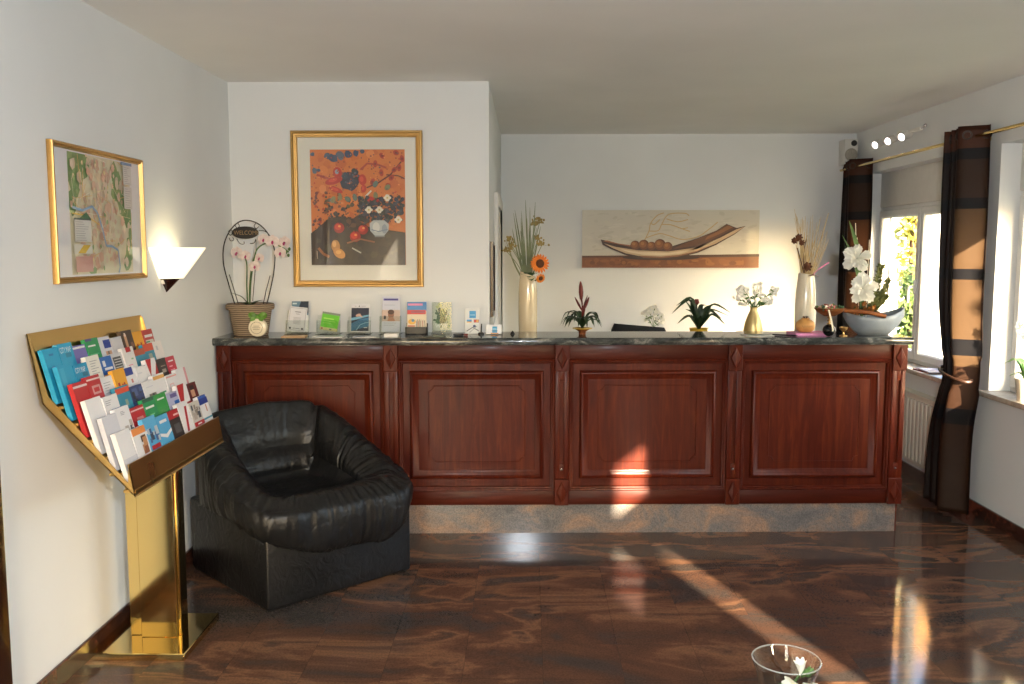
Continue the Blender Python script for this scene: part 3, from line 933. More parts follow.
for i in range(230): mblot(R.gauss(.5, .2) % 1, R.uniform(.05, .95), R.uniform(.012, .05), R.choice([(212, 174, 148), (216, 182, 158), (206, 166, 142), (220, 202, 168), (214, 196, 174), (200, 184, 158)]), 7)
for i in range(60): mblot(R.uniform(0, 1), R.uniform(0, 1), R.uniform(.008, .025), R.choice([(140, 166, 112), (222, 206, 150), (216, 198, 160)]), 6)
for i in range(46):
    p = (R.uniform(.02, .98), R.uniform(.05, .98)); d = R.uniform(0, PI); l = R.uniform(.1, .35)
    p2 = (min(.99, max(.01, p[0] + l * math.cos(d))), min(.99, max(.01, p[1] + l * math.sin(d))))
    a.line([Q(*p), Q(*p2)], R.choice([.004, .006]), R.choice([(226, 214, 170), (232, 226, 208), (220, 180, 110)]), AS)
riv = [(0, .55), (.15, .53), (.3, .57), (.38, .52), (.45, .38), (.5, .24), (.6, .235), (.7, .2), (.72, .05), (.7, .0)]
a.line([Q(*p) for p in riv], .020, (132, 166, 196), AS)
a.line([Q(0, .50), Q(.2, .49), Q(.4, .42)], .010, (224, 190, 90), AS)
for (x0, y0, x1, y1) in ((.02, .27, .27, .45), (.84, .80, .985, .97), (.84, .58, .985, .78)):
    a.poly([Q(x0, y0), Q(x1, y0), Q(x1, y1), Q(x0, y1)], (206, 206, 200))
    for k in range(9):
        yy = y0 + (y1 - y0) * (k + .7) / 9.6
        a.line([Q(x0 + .02, yy), Q(x0 + .02 + (x1 - x0 - .04) * R.uniform(.5, 1), yy)], .004, (150, 150, 150), AS)
a.poly([Q(.02, .45), Q(.27, .45), Q(.27, .465), Q(.02, .465)], (70, 90, 84)); a.poly([Q(.1, .465), Q(.27, .465), Q(.2, .52)], (60, 110, 70))
a.poly([Q(.0, .17), Q(.27, .17), Q(.27, .25), Q(.0, .25)], (206, 206, 196)); a.poly([Q(.05, .175), Q(.16, .175), Q(.25, .245), Q(.14, .245)], (214, 180, 60))
a.poly([Q(.02, .02), Q(.27, .02), Q(.27, .15), Q(.02, .15)], (196, 150, 140))
a.poly([Q(.8, .975), Q(1, .975), Q(1, 1), Q(.8, 1)], (112, 140, 176))
a.build('map_sheet', M['print_glossy'], mapf)

cw, ch = 1.481, .484
cv = thing('canvas_picture', 'wide unframed canvas of a long dish of round fruit above an orange band', 'painting', ((.451 + 1.932) / 2, YB - .001, 1.450))
MB().box(-cw / 2, cw / 2, -.03, 0, 0, ch, .003).build('stretcher', M['paper'], cv)
a = Art(lambda u, v, d: (-cw / 2 + .002 + u * (cw - .004), -.0306 - d, .002 + v * (ch - .004)), .0001)
AS = cw / ch
def Z(x, y): return ((x - 52) / 778, (347 - y) / 262)
R = random.Random(5)
a.rect(0, 0, 1, 1, (208, 202, 188))
for i in range(150):
    x, y, r = R.uniform(.02, .98), R.uniform(.28, .96), R.uniform(.006, .02)
    a.ell(x, y, r, r * 3 * .8, R.choice([(202, 196, 182), (214, 208, 194), (198, 192, 176), (210, 204, 188)]), R.uniform(0, 3), 9)
a.poly([Z(52, 292), Z(560, 289), Z(830, 285), Z(830, 347), Z(52, 347)], (128, 72, 30))
for i in range(70):
    x = R.uniform(.035, .965); y = R.uniform(.06, .13)
    a.ell(x, y, R.uniform(.005, .03), R.uniform(.02, .05), R.choice([(136, 80, 36), (122, 68, 28), (146, 90, 42), (114, 62, 26)]), 0, 9)
a.poly([Z(52, 294), Z(300, 293), Z(560, 288), Z(830, 284), Z(830, 296), Z(560, 300), Z(300, 299), Z(52, 300)], (74, 44, 26))
a.ell(*Z(400, 300), .22, .045, (60, 36, 24))
for path in ([(325, 225), (345, 180), (352, 145), (380, 110), (410, 98)], [(345, 180), (385, 178), (400, 150), (430, 105), (500, 100), (520, 112)], [(335, 210), (390, 192), (430, 200), (490, 218), (560, 205), (610, 170), (645, 140)], [(400, 150), (440, 152), (490, 170), (525, 182)], [(420, 125), (470, 138), (515, 128)], [(352, 145), (368, 150), (392, 128)], [(490, 170), (515, 165)]):
    a.line([Z(p.x, p.y) for p in catmull([Vector((x, y, 0)) for x, y in path], 5)], .018, (196, 168, 122), AS)
OUT = [(133, 218), (160, 224), (210, 236), (270, 247), (450, 248), (560, 212), (640, 178), (684, 148), (728, 166), (768, 157), (722, 194), (640, 243), (560, 279), (480, 299), (400, 308), (320, 305), (240, 288), (180, 262), (142, 242)]
a.poly([Z(*p) for p in reversed(OUT)], (62, 36, 24))
a.poly([Z(*p) for p in ((684, 150), (722, 166), (650, 206), (560, 245), (450, 262), (500, 236), (580, 206), (640, 180))], (92, 56, 34))
a.poly([Z(*p) for p in ((690, 154), (712, 163), (650, 196), (590, 222), (600, 206), (650, 180))], (138, 92, 56))
a.poly([Z(*p) for p in ((142, 226), (200, 238), (300, 258), (300, 250), (210, 236), (160, 222))], (150, 98, 62))
for x, y, r in ((285, 244, 21), (323, 242, 23), (357, 247, 19), (394, 241, 25), (428, 250, 21)):
    a.ell((x - 52) / 778, (347 - y) / 262, r / 778, r / 262, (100, 58, 28)); a.ell((x - 56) / 778, (350 - y) / 262, r * .72 / 778, r * .72 / 262, (136, 84, 44)); a.ell((x - 58) / 778, (353 - y) / 262, r * .35 / 778, r * .35 / 262, (164, 112, 64))
HUL = [(148, 236), (200, 252), (300, 268), (430, 273), (560, 254), (660, 209), (728, 172), (764, 160), (718, 192), (636, 238), (556, 272), (478, 291), (400, 299), (322, 297), (244, 281), (186, 257)]
a.poly([Z(*p) for p in reversed(HUL)], (196, 168, 134))
a.poly([Z(*p) for p in reversed([(220, 262), (300, 274), (430, 279), (560, 261), (650, 218), (590, 252), (480, 283), (400, 290), (322, 288), (256, 276)])], (222, 204, 174))
a.poly([Z(*p) for p in reversed([(300, 292), (400, 296), (478, 288), (556, 270), (620, 244), (556, 275), (478, 295), (400, 303), (322, 300)])], (128, 86, 56))
a.build('picture', M['canvas'], cv)

bd = thing('wall_board', 'narrow dark wood-framed board hanging on the partition side beside the white door frame', 'board', (XP + .001, 5.52, 1.20))
mb = MB(); sweep_frame(mb, -.15, .15, 0, .45, [(0, 0), (0, .016), (.02, .02), (.03, .01)], lambda u, v, d: (d, u, v)); mb.build('frame', M['wood_dark'], bd)
MB().box(0, .008, -.125, .125, .025, .425).build('panel', M['cream'], bd, smooth=False)
# ------------------------------------------------------------------ wall lamp
lamp = thing('wall_lamp', 'lit cone-shaped opal glass wall lamp with dark brown tip on the left wall', 'lamp', (XL + .001, 4.275, 1.40))
def half_lathe(mb, prof, n=20, cap=True):
    rs = []
    for r, z in prof:
        rs.append([(max(.0, r * math.cos(-PI / 2 + PI * i / n)), r * math.sin(-PI / 2 + PI * i / n), z) for i in range(n + 1)])
    mb.rings(rs, False)
    return mb
mb = MB(); half_lathe(mb, [(.080, .066), (.184, .208), (.186, .212), (.180, .212), (.076, .070)]); mb.build('lamp_shade', M['lamp_glass'], lamp)
mb = MB(); half_lathe(mb, [(.002, .0), (.066, .066), (.060, .068), (.0, .068)]); mb.build('tip', M['wood_dark'], lamp)
MB().box(0, .012, -.06, .06, .04, .20, .003).build('back_plate', M['white_gloss'], lamp)
MB().ball((.07, 0, .13), .028, 12).build('bulb', M['lamp_glass'], lamp)

# ------------------------------------------------------------------ brass brochure rack
rack = thing('brochure_stand', 'tall brass brochure stand with a tilted tray by the left wall', 'brochure stand', (-1.53, 3.55, 0))
MB().box(-.19, .19, -.20, .20, .0, .030, .003, 1).build('base', M['brass'], rack)
mb = MB()
tz = lambda x: 1.075 - (x + .125) * (.323 / .305) - .006      # the column is cut to the slope of the tray
def col_prism(x0, x1, y0, y1):
    r = [(x0, y0), (x1, y0), (x1, y1), (x0, y1)]
    mb.rings([[(x, y, .0295) for x, y in r], [(x, y, tz(x)) for x, y in r]], True, True, True)
col_prism(-.042, .108, -.05, .06)
col_prism(-.095, .1155, -.03, .045)
bmesh.ops.bevel(mb.bm, geom=list(mb.bm.edges), offset=.003, segments=1, profile=.5, affect='EDGES')
mb.build('column', M['brass'], rack)
# tray cross-section in X-Z (world): back top, back bottom, front bottom, lip top
TY0, TY1 = 3.006 - 3.55, 3.906 - 3.55
def W(x, z): return (x + 1.53, z)
BT, BB, FB, FT = W(-1.700, 1.317), W(-1.655, 1.075), W(-1.350, .752), W(-1.368, .868)
th = .004
mb = MB()
def plate(mb, p, q, y0, y1, t=.004):
    d = Vector((q[0] - p[0], q[1] - p[1])).normalized(); n = Vector((-d.y, d.x)) * t
    a = [(p[0], p[1]), (q[0], q[1]), (q[0] + n.x, q[1] + n.y), (p[0] + n.x, p[1] + n.y)]
    mb.rings([[(x, y0, z) for x, z in a], [(x, y1, z) for x, z in a]], True, True, True)
plate(mb, BT, BB, TY0, TY1); mb.build('back_plate', M['brass_dull'], rack)
mb = MB(); plate(mb, BB, FB, TY0, TY1); mb.build('tray_floor', M['brass_dull'], rack)
mb = MB(); plate(mb, FB, FT, TY0, TY1); mb.build('front_lip', M['brass_dull'], rack)
for y in (TY0, TY1 - .004):
    mb = MB()
    dx, dz = .022 * .727, .022 * .686
    pr_ = [BT, BB, FB, FT, (FB[0] - .024, FB[1] + .050), (BB[0] + dx + .004, BB[1] + dz + .012), (BT[0] + .012, BT[1] - .01)]
    mb.rings([[(x, y, z) for x, z in pr_], [(x, y + .004, z) for x, z in pr_]], True, True, True)
    mb.build('side_plate', M['brass_dull'], rack)
# clear steps that carry the rows
NROW = 6
def row_base(i):
    return (-1.628 + i * .0475, 1.060 - i * .0585)
MAT_T = math.radians(15)

CY, WH, RD, NV, GR, BL, TE, OR, PU, BK, CR, LG = (34, 150, 190), (226, 224, 226), (176, 32, 40), (30, 56, 140), (30, 140, 84), (32, 96, 176), (48, 132, 160), (226, 160, 44), (112, 104, 170), (46, 38, 38), (186, 36, 62), (206, 206, 214)
PH = (120, 104, 92); SK = (196, 150, 120)
T = lambda s, u, v, h, c: ('T', s, u, v, h, c)
def photo(u0, v0, u1, v1, seed, pal):
    R = random.Random(seed); out = []
    for i in range(9):
        a, b = R.uniform(u0, u1), R.uniform(v0, v1); r = R.uniform(.06, .16)
        out.append((max(u0, a - r), max(v0, b - r * .6), min(u1, a + r), min(v1, b + r * .6), R.choice(pal)))
    return out
PAL1 = [(92, 86, 84), (140, 128, 118), (180, 170, 160), (70, 74, 84)]
PAL2 = [(150, 90, 60), (190, 140, 100), (90, 60, 50), (60, 50, 50)]
PAL3 = [(70, 100, 150), (110, 140, 180), (60, 70, 90), (180, 190, 200)]
def lines(u0, u1, v0, v1, n, c=(150, 150, 156)):
    R = random.Random(n * 7 + int(u0 * 100)); return [(u0, v0 + (v1 - v0) * k / n, u0 + (u1 - u0) * R.uniform(.5, 1), v0 + (v1 - v0) * k / n + .012, c) for k in range(n)]
ROWS = [
 [('cyan leaflet with a small pink mark', CY, [(.3, .62, .5, .66, PU), (.32, .86, .62, .9, (40, 110, 160))]),
  ('cyan CITY MAP leaflet', CY, [T('CITY MAP', .08, .83, .10, WH), (.4, .74, .8, .82, (40, 120, 150))]),
  ('lavender leaflet with a white diagonal stripe', PU, [(.05, .93, .95, .97, WH), (.3, .62, .9, .68, WH), (.1, .6, .5, .63, PH)]),
  ('green leaflet with a pale title line', GR, [(.0, .95, .5, 1., (80, 70, 130)), (.1, .84, .7, .87, WH), (.1, .68, .8, .70, (90, 180, 130))]),
  ('white leaflet with a navy rectangle', LG, [(.40, .76, .98, .93, NV), (.40, .60, .9, .70, SK), (.55, .6, .7, .7, PH)]),
  ('pale grey leaflet with a pink line', (198, 196, 200), [(.2, .60, .8, .64, (210, 110, 160))]),
  ('dark brown leaflet with a light figure', (62, 44, 38), [(.2, .62, .42, .92, SK), (.24, .88, .38, .95, (220, 200, 190)), (.66, .6, .9, .74, (120, 80, 70))]),
  ('plain orange leaflet with small red dots', OR, [(.25, .64, .36, .72, RD), (.6, .66, .72, .74, RD)]),
  ('red and white striped leaflet', (176, 60, 60), [(.1, .82, .9, .88, WH), (.1, .66, .9, .76, (206, 200, 190)), (.1, .70, .5, .73, GR)])],
 [('bare cyan leaflet', CY, [(.1, .6, .4, .95, (60, 160, 196))]),
  ('large cyan CITY MAP leaflet', (30, 142, 184), [T('CITY MAP', .06, .83, .10, WH), (.5, .74, .9, .82, (36, 110, 140))]),
  ('cream leaflet with faint grey writing', (222, 220, 212), lines(.2, .8, .66, .94, 6)),
  ('blue leaflet with a white emblem', BL, [(.2, .80, .42, .92, WH), (.25, .72, .9, .77, WH), (.05, .6, .95, .63, OR)]),
  ('black and white newsprint leaflet', (200, 200, 204), [(.15, .62, .85, .92, (70, 70, 74))] + [(.2, .64 + k * .055, .8, .655 + k * .055, (206, 206, 206)) for k in range(5)]),
  ('white leaflet with a red corner', (222, 218, 216), [(.3, .9, .75, 1., RD), (.2, .62, .6, .65, (226, 140, 160)), (.6, .74, .8, .77, (130, 180, 130))]),
  ('teal leaflet with rust-coloured top', TE, [(0, .86, 1, 1, (170, 84, 60)), (.4, .64, .9, .68, WH)]),
  ('teal leaflet with red-orange top', TE, [(0, .84, 1, 1, (206, 70, 44)), (.35, .66, .7, .78, (150, 160, 150))]),
  ('near-white leaflet', (228, 222, 218), [(.3, .8, .5, .9, (190, 190, 196))])],
 [('dark red leaflet', RD, [(0, .9, 1, .94, (220, 200, 200)), (.2, .6, .8, .62, (220, 180, 180))]),
  ('red leaflet with a pale badge', RD, [(0, .92, 1, .95, (226, 206, 200)), (.25, .66, .85, .82, (200, 150, 150)), (.35, .70, .75, .78, RD)]),
  ('white leaflet with grey script', WH, lines(.2, .8, .66, .92, 5)),
  ('orange leaflet with red dots low down', OR, [(.2, .66, .36, .74, RD), (.5, .62, .62, .70, RD), (.66, .64, .78, .72, RD)]),
  ('white leaflet with a blue top', WH, [(0, .82, .8, .98, NV), (.45, .66, .62, .74, (196, 120, 110))]),
  ('white leaflet with a green foot', WH, [(.0, .60, 1, .64, (130, 180, 80)), (.1, .84, .5, .87, LG)]),
  ('white leaflet with a red diagonal', WH, [('P', [(.05, 1), (.6, 1), (.2, .62)], RD), ('P', [(.55, .58), (1, .9), (1, .58)], RD)]),
  ('black leaflet with grey emblem', BK, [(.4, .68, .8, .76, (150, 140, 130)), (.35, .82, .85, .84, (140, 130, 120))]),
  ('crimson leaflet with fine white lines', CR, [(.25, .88, .8, .91, WH), (.25, .76, .6, .79, (230, 170, 180)), (.25, .68, .75, .70, (230, 170, 180))])],
 [('blank white leaflet', WH, []),
  ('white leaflet with a blue picture', WH, [(.4, .58, 1, .72, BL), (.5, .58, .8, .66, LG)] + lines(.1, .7, .82, .94, 3)),
  ('teal leaflet with an orange-red band', TE, [(0, .87, 1, .97, (206, 74, 46)), (.5, .62, .7, .74, (130, 150, 140))]),
  ('navy leaflet with a dark photo', (44, 60, 110), photo(.1, .6, .95, .95, 4, [(30, 34, 50), (70, 90, 140), (50, 50, 60)])),
  ('white leaflet with a grey town view', WH, photo(.3, .6, .95, .72, 5, PAL1) + [(.2, .86, .8, .88, LG)]),
  ('white leaflet with an orange top', WH, [(0, .90, 1, .97, (226, 170, 90)), (.2, .6, .8, .63, GR)]),
  ('white leaflet with pink rings', WH, [(.2, .64, .6, .8, (230, 190, 190)), (.28, .67, .52, .77, WH), (0, .94, 1, .97, (230, 160, 150)), (.1, .58, .8, .61, (130, 180, 100))]),
  ('white leaflet with a rose edge', WH, [(.8, .55, 1, 1, (216, 150, 160))])],
 [('blank pale leaflet', LG, []),
  ('white leaflet with a stone figure photo', WH, photo(.35, .35, .98, .74, 6, PAL1) + lines(.3, .7, .86, .94, 3)),
  ('red leaflet with a faint badge', RD, [(0, .92, 1, .95, (226, 190, 190)), (.3, .64, .8, .78, (196, 130, 130))]),
  ('green leaflet with a white title', GR, [(0, .93, .9, 1, (40, 90, 70)), (.1, .80, .8, .84, WH), (.3, .66, .7, .68, (120, 190, 140))]),
  ('bright green narrow leaflet', (50, 150, 70), [(.2, .88, .8, .91, WH)]),
  ('lavender leaflet over a blue picture', (176, 176, 206), [(.3, .88, .9, .97, (90, 80, 140)), (.55, .6, 1, .8, BL)] + photo(.2, .58, .9, .74, 7, PAL1)),
  ('white leaflet with slanting red block', WH, [('P', [(.1, 1), (.75, 1), (.35, .58), (.05, .58)], RD), (.0, .55, 1, .6, RD)]),
  ('dark red leaflet with a portrait', (96, 28, 30), [(.3, .68, .68, .88, SK), (.3, .84, .7, .94, (40, 26, 26)), (.2, .58, .8, .66, BK)])],
 [('tall blank white leaflet', WH, [(.0, .0, 1, .5, LG)]),
  ('white leaflet with orange top and dog photo', WH, [(0, .86, 1, 1, (224, 140, 74))] + photo(.5, .45, .98, .82, 8, PAL2)),
  ('light blue leaflet with castle photo', (90, 170, 214), [(0, .72, .3, .78, WH)] + photo(.1, .5, .95, .80, 9, PAL3) + [(.1, .40, .8, .48, RD)]),
  ('sky blue leaflet with a white wave', (80, 164, 212), [('P', [(0, .6), (.5, .52), (1, .62), (1, .68), (.5, .6), (0, .66)], WH), (.2, .84, .8, .9, WH)]),
  ('black leaflet under a red band', BK, [(0, .82, 1, 1, RD), (.5, .87, .95, .91, (230, 180, 180)), (.3, .5, .8, .7, (80, 80, 84))]),
  ('white leaflet with red curved stripe', WH, [('P', [(.3, .4), (.5, .4), (.8, .9), (.6, .9)], RD)]),
  ('photo leaflet with a red foot', (200, 196, 190), photo(.1, .6, .9, .94, 10, PAL1) + [(0, .44, 1, .54, RD), (.3, .47, .7, .50, WH)]),
  ('white leaflet with royal blue top', WH, [(0, .80, 1, .94, NV), (.1, .94, .9, 1, (60, 100, 180)), (.6, .62, .7, .78, (200, 120, 80)), (0, .46, 1, .5, TE)])],
]
ROWNAME = ['top', 'second', 'third', 'fourth', 'fifth', 'bottom']
BH = .192
for i, row in enumerate(ROWS):
    bx_, bz_ = row_base(i)
    y0, y1 = 3.013 + .003 * (i % 3), 3.900
    wd = (y1 - y0) / len(row)
    for k, (desc, base, art) in enumerate(row):
        w_ = wd - .0015
        hgt = BH + .010 * math.sin(i * 3.1 + k * 2.3)
        tt = .017
        fnb = lambda u, v, d, w_=w_, hgt=hgt: (u * w_, v * hgt, d + tt)
        a = Art(fnb, .0002)
        a.box((0, 0, 0), (w_, hgt, tt), tuple(int(c * .97) for c in base))
        a.rect(0, 0, 1, 1, base)
        for q in art:
            if q[0] == 'T': a.text(q[1], q[2], q[3], q[4], q[5], w_ / hgt, .60)
            elif q[0] == 'P': a.poly(q[1], q[2])
            else: a.rect(*q)
        o = a.build('brochure', M['print'])
        side = 'near' if k < len(row) / 2 else 'far'
        tag(o, f'{desc} in the {ROWNAME[i]} row of the brass stand', 'brochure', f'brochures in the brass stand, {ROWNAME[i]} row')
        tl = MAT_T + math.radians(rnd.uniform(-1.2, 1.2))
        ux, vx, nx = Vector((0, 1, 0)), Vector((-math.sin(tl), 0, math.cos(tl))), Vector((math.cos(tl), 0, math.sin(tl)))
        m = Matrix((ux, vx, nx)).transposed().to_4x4()
        m.translation = Vector((bx_ + .006, y0 + k * wd + .002, bz_ + .012))
        o.matrix_world = m
    # brass step under the row
    mb = MB(); mb.box(bx_ + 1.53 - .004, bx_ + 1.53 + .040, TY0 + .008, TY1 - .008, bz_ - .002, bz_ + .008)
    mb.build('step', M['brass_dull'], rack, smooth=False)

# ------------------------------------------------------------------ curtains and rod
rod = thing('curtain_rod', 'thin brass curtain rod running above the windows on the right wall', 'curtain rod', (2.588, 5.3, 2.255))
MB().tube([(0, -2.2, 0), (0, 2.30, 0)], .011, 12).build('pole', M['brass'], rod)
for y in (-1.9, .15, 2.27):
    MB().tube([(0, y, 0), (.133, y, 0)], .007, 8).lathe([(.022, 0), (.022, .006)], n=12, m=Matrix.Translation((.127, y, 0)) @ Matrix.Rotation(PI / 2, 4, 'Y')).build('bracket', M['brass'], rod)
MB().ball((0, -2.22, 0), .02, 12).build('finial', M['brass'], rod)

M['curtain'] = printed('brown_satin_curtain', .5, metal=.0)
M['curtain'].node_tree.nodes['Principled BSDF'].inputs['Specular IOR Level'].default_value = .12
M['curtain_band'] = plain('dark_satin_band', (52, 32, 22), .5, vary=.1)
def curtain(name, label, y0, y1, folds, tie=None, zt=2.315, zb=.03, x=2.60, flare=0.0, seed=1, bronze=(66, 49, 33)):
    root = thing(name, label, 'curtain', (x, (y0 + y1) / 2, zb), 0, 'brown curtains on the brass rod')
    nz, ns = 72, 84
    hw = (y1 - y0) / 2
    R = random.Random(seed)
    ph = [R.uniform(-.5, .5) for _ in range(8)]
    def pt(s, z):
        u = (zt - z) / (zt - zb)
        w = 1.0; cen = 0.0
        if tie:
            tz, tw, tc = tie
            g = math.exp(-((z - tz) / .30) ** 2)
            w = 1 - (1 - tw) * g
            if z < tz: w = max(w, 1 - (1 - tw) * math.exp(-((z - tz) / .42) ** 2)); w += flare * (tz - z) * .35
            cen = tc * g - .02
        amp = (.066 + .006 * math.sin(3 * u + ph[0])) * (.85 if tie and abs(z - tie[0]) < .1 else 1)
        s1 = .34
        a = PI / 2 + (PI * s / s1 if s < s1 else PI + 2 * PI * (folds - .5) * (s - s1) / (1 - s1)) + (.5 * math.sin(5 * u + ph[1]) * u + ph[2] * u) * sstep(.2, .6, s)
        amp *= 1 - .45 * sstep(s1 * .8, s1 * 1.5, s)
        dx = amp * math.sin(a) + .006 * math.sin(17 * s + 6 * u)
        lean = -.018 * sstep(.62, .78, u)
        return (dx + lean, cen + (s - .5) * 2 * hw * w, z - zb)
    a = Art(None)
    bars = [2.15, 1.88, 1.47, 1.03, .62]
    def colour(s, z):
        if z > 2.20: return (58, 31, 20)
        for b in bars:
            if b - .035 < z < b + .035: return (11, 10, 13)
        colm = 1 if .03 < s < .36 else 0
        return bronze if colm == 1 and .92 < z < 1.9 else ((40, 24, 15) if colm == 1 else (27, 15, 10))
    zz = [zb + (zt - zb) * j / nz for j in range(nz + 1)]
    ss = [i / ns for i in range(ns + 1)]
    vs = [pt(s, z) for z in zz for s in ss]
    fs, cs = [], []
    for j in range(nz):
        for i in range(ns):
            b = j * (ns + 1) + i
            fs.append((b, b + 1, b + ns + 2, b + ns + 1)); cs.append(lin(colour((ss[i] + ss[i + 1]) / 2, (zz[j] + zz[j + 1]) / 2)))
    me = bpy.data.meshes.new('curtain_cloth')
    me.from_pydata(vs, [], fs)
    at = me.color_attributes.new('Col', 'FLOAT_COLOR', 'CORNER')
    flat = []
    for c in cs: flat += [c[0], c[1], c[2], 1.0] * 4
    at.data.foreach_set('color', flat)
    me.materials.append(M['curtain']); me.shade_smooth()
    cl = bpy.data.objects.new('cloth', me); link(cl, root)
    so = cl.modifiers.new('thickness', 'SOLIDIFY'); so.thickness = .003
    for k in range(int(folds * 2)):
        s = (k + .5) / (folds * 2)
        p = Vector(pt(s, 2.262)); p2 = Vector(pt(s + .01, 2.262))
        d = (p2 - p).normalized(); nn = Vector((d.y, -d.x, 0))
        m = Matrix.Translation(p) @ nn.to_track_quat('Z', 'Y').to_matrix().to_4x4()
        MB().lathe([(.018, -.004), (.026, -.005), (.028, 0), (.026, .005), (.018, .004), (.017, 0), (.018, -.004)], n=16, cap0=False, cap1=False, m=m).build('eyelet', M['wire'], root)
    if tie:
        tz, tw, tc = tie
        pts = []
        for i in range(33):
            t = 2 * PI * i / 32
            pts.append((.062 * math.cos(t) - .012, tc + hw * tw * 1.12 * math.sin(t), tz - zb + .025 * math.sin(t)))
        MB().tube(pts, .010, 8).build('tie_band', M['curtain_band'], root)
    return root
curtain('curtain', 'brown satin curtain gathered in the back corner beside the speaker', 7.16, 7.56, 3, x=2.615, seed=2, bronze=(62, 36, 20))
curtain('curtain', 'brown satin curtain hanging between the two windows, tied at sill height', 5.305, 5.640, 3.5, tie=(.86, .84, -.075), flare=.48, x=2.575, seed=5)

# ------------------------------------------------------------------ radiator
rad = thing('radiator', 'cream ribbed panel radiator under the far window', 'radiator', (2.625, 6.46, 0))
mb = MB()
hw = .72
mb.box(.008, .085, -hw, hw, .15, .615, .006)
n = 24
for k in range(n):
    y = -hw + .02 + (2 * hw - .04) * (k + .5) / n
    mb.box(-.008, .012, y - .021, y + .021, .175, .59, .006, 2)
mb.build('panel', M['radiator'], rad)
mb = MB(); mb.box(.004, .088, -hw - .004, hw + .004, .612, .626, .003)
for k in range(48):
    y = -hw + .02 + (2 * hw - .04) * k / 47
    mb.box(.02, .075, y - .004, y + .004, .625, .629)
mb.build('top_grille', M['radiator'], rad)
for s in (-1, 1): MB().box(.0, .088, s * hw - .005, s * hw + .005, .15, .62, .002).build('side_cover', M['radiator'], rad)
m = Matrix.Translation((.04, -hw - .004, .555)) @ Matrix.Rotation(PI / 2, 4, 'X')
MB().lathe([(.012, 0), (.012, .02), (.026, .022), (.028, .05), (.024, .056), (0, .056)], n=16, m=m).build('valve', M['grey_plastic'], rad)
MB().tube([(.045, -hw + .03, .16), (.045, -hw + .03, .0)], .009, 8).build('pipe', M['radiator'], rad)
MB().tube([(.045, hw - .03, .16), (.045, hw - .03, .0)], .009, 8).build('pipe', M['radiator'], rad)

# ------------------------------------------------------------------ spotlight bar, speaker
sp = thing('spotlight_bar', 'white wall bar with three lit spotlights above the far window', 'spotlight', (2.66, 6.62, 2.42))
MB().box(-.012, .012, -.37, .37, -.012, .012, .004).build('bar', M['white_gloss'], sp)
MB().box(.0, .0605, -.05, .05, -.03, .03, .004).build('bracket', M['white_gloss'], sp)
MB().tube([(0, -.36, 0), (0, -.42, .01)], [.008, .004], 8).ball((0, -.425, .012), .012, 10).build('end_cap', M['chrome'], sp)
sd = Vector((-.82, -.46, -.34)).normalized()
for y in (.30, .06, -.18):
    h = Vector((-.02, y, -.02)); q = sd.to_track_quat('Z', 'Y').to_matrix().to_4x4()
    m = Matrix.Translation(h) @ q
    hd = MB().lathe([(.0, -.05), (.020, -.045), (.026, -.02), (.028, .045), (.030, .058), (.026, .060), (.024, .050)], n=20, cap1=False, m=m).build('spot_head', M['white_gloss'], sp)
    MB().lathe([(.0, .054), (.020, .054), (.0245, .050)], n=20, cap0=False, cap1=False, m=m).build('lens', M['spot_lens'], hd)
    MB().tube([(0, y, 0), tuple(h)], .007, 6).build('joint', M['chrome'], sp)

sk = thing('speaker', 'small pale corner speaker with round grey cone high on the back wall', 'speaker', (2.630, YB - .085, 2.295))
MB().box(-.054, .056, -.06, .084, 0, .205, .008).build('cabinet', M['grey_plastic'], sk)
m = Matrix.Translation((0, -.06, .078)) @ Matrix.Rotation(PI / 2, 4, 'X')
MB().lathe([(.051, 0), (.051, .006), (.046, .010), (.03, .014), (0, .016)], n=28, cap0=False, m=m).build('cone', M['grille'], sk)
m = Matrix.Translation((.020, -.06, .170)) @ Matrix.Rotation(PI / 2, 4, 'X')
MB().lathe([(.024, 0), (.024, .005), (.016, .004), (0, .007)], n=20, cap0=False, m=m).build('tweeter', M['black'], sk)

# ------------------------------------------------------------------ things on the counter, left to right
pot = thing('wicker_flowerpot', 'brown wicker-textured flowerpot with a thick rim on the left counter end', 'flowerpot', (-1.575, 5.075, 1.1195))
pf = [(.0, 0), (.092, 0), (.096, .006), (.118, .145), (.130, .146), (.134, .156), (.134, .172), (.128, .180), (.118, .180), (.112, .165), (.106, .150)]
MB().lathe(pf, n=36, cap1=False).build('pot', M['wicker'], pot, ang=35)
MB().lathe([(.0, .152), (.108, .150)], n=24, cap0=False, cap1=False).build('soil', M['brown_seed'], pot)

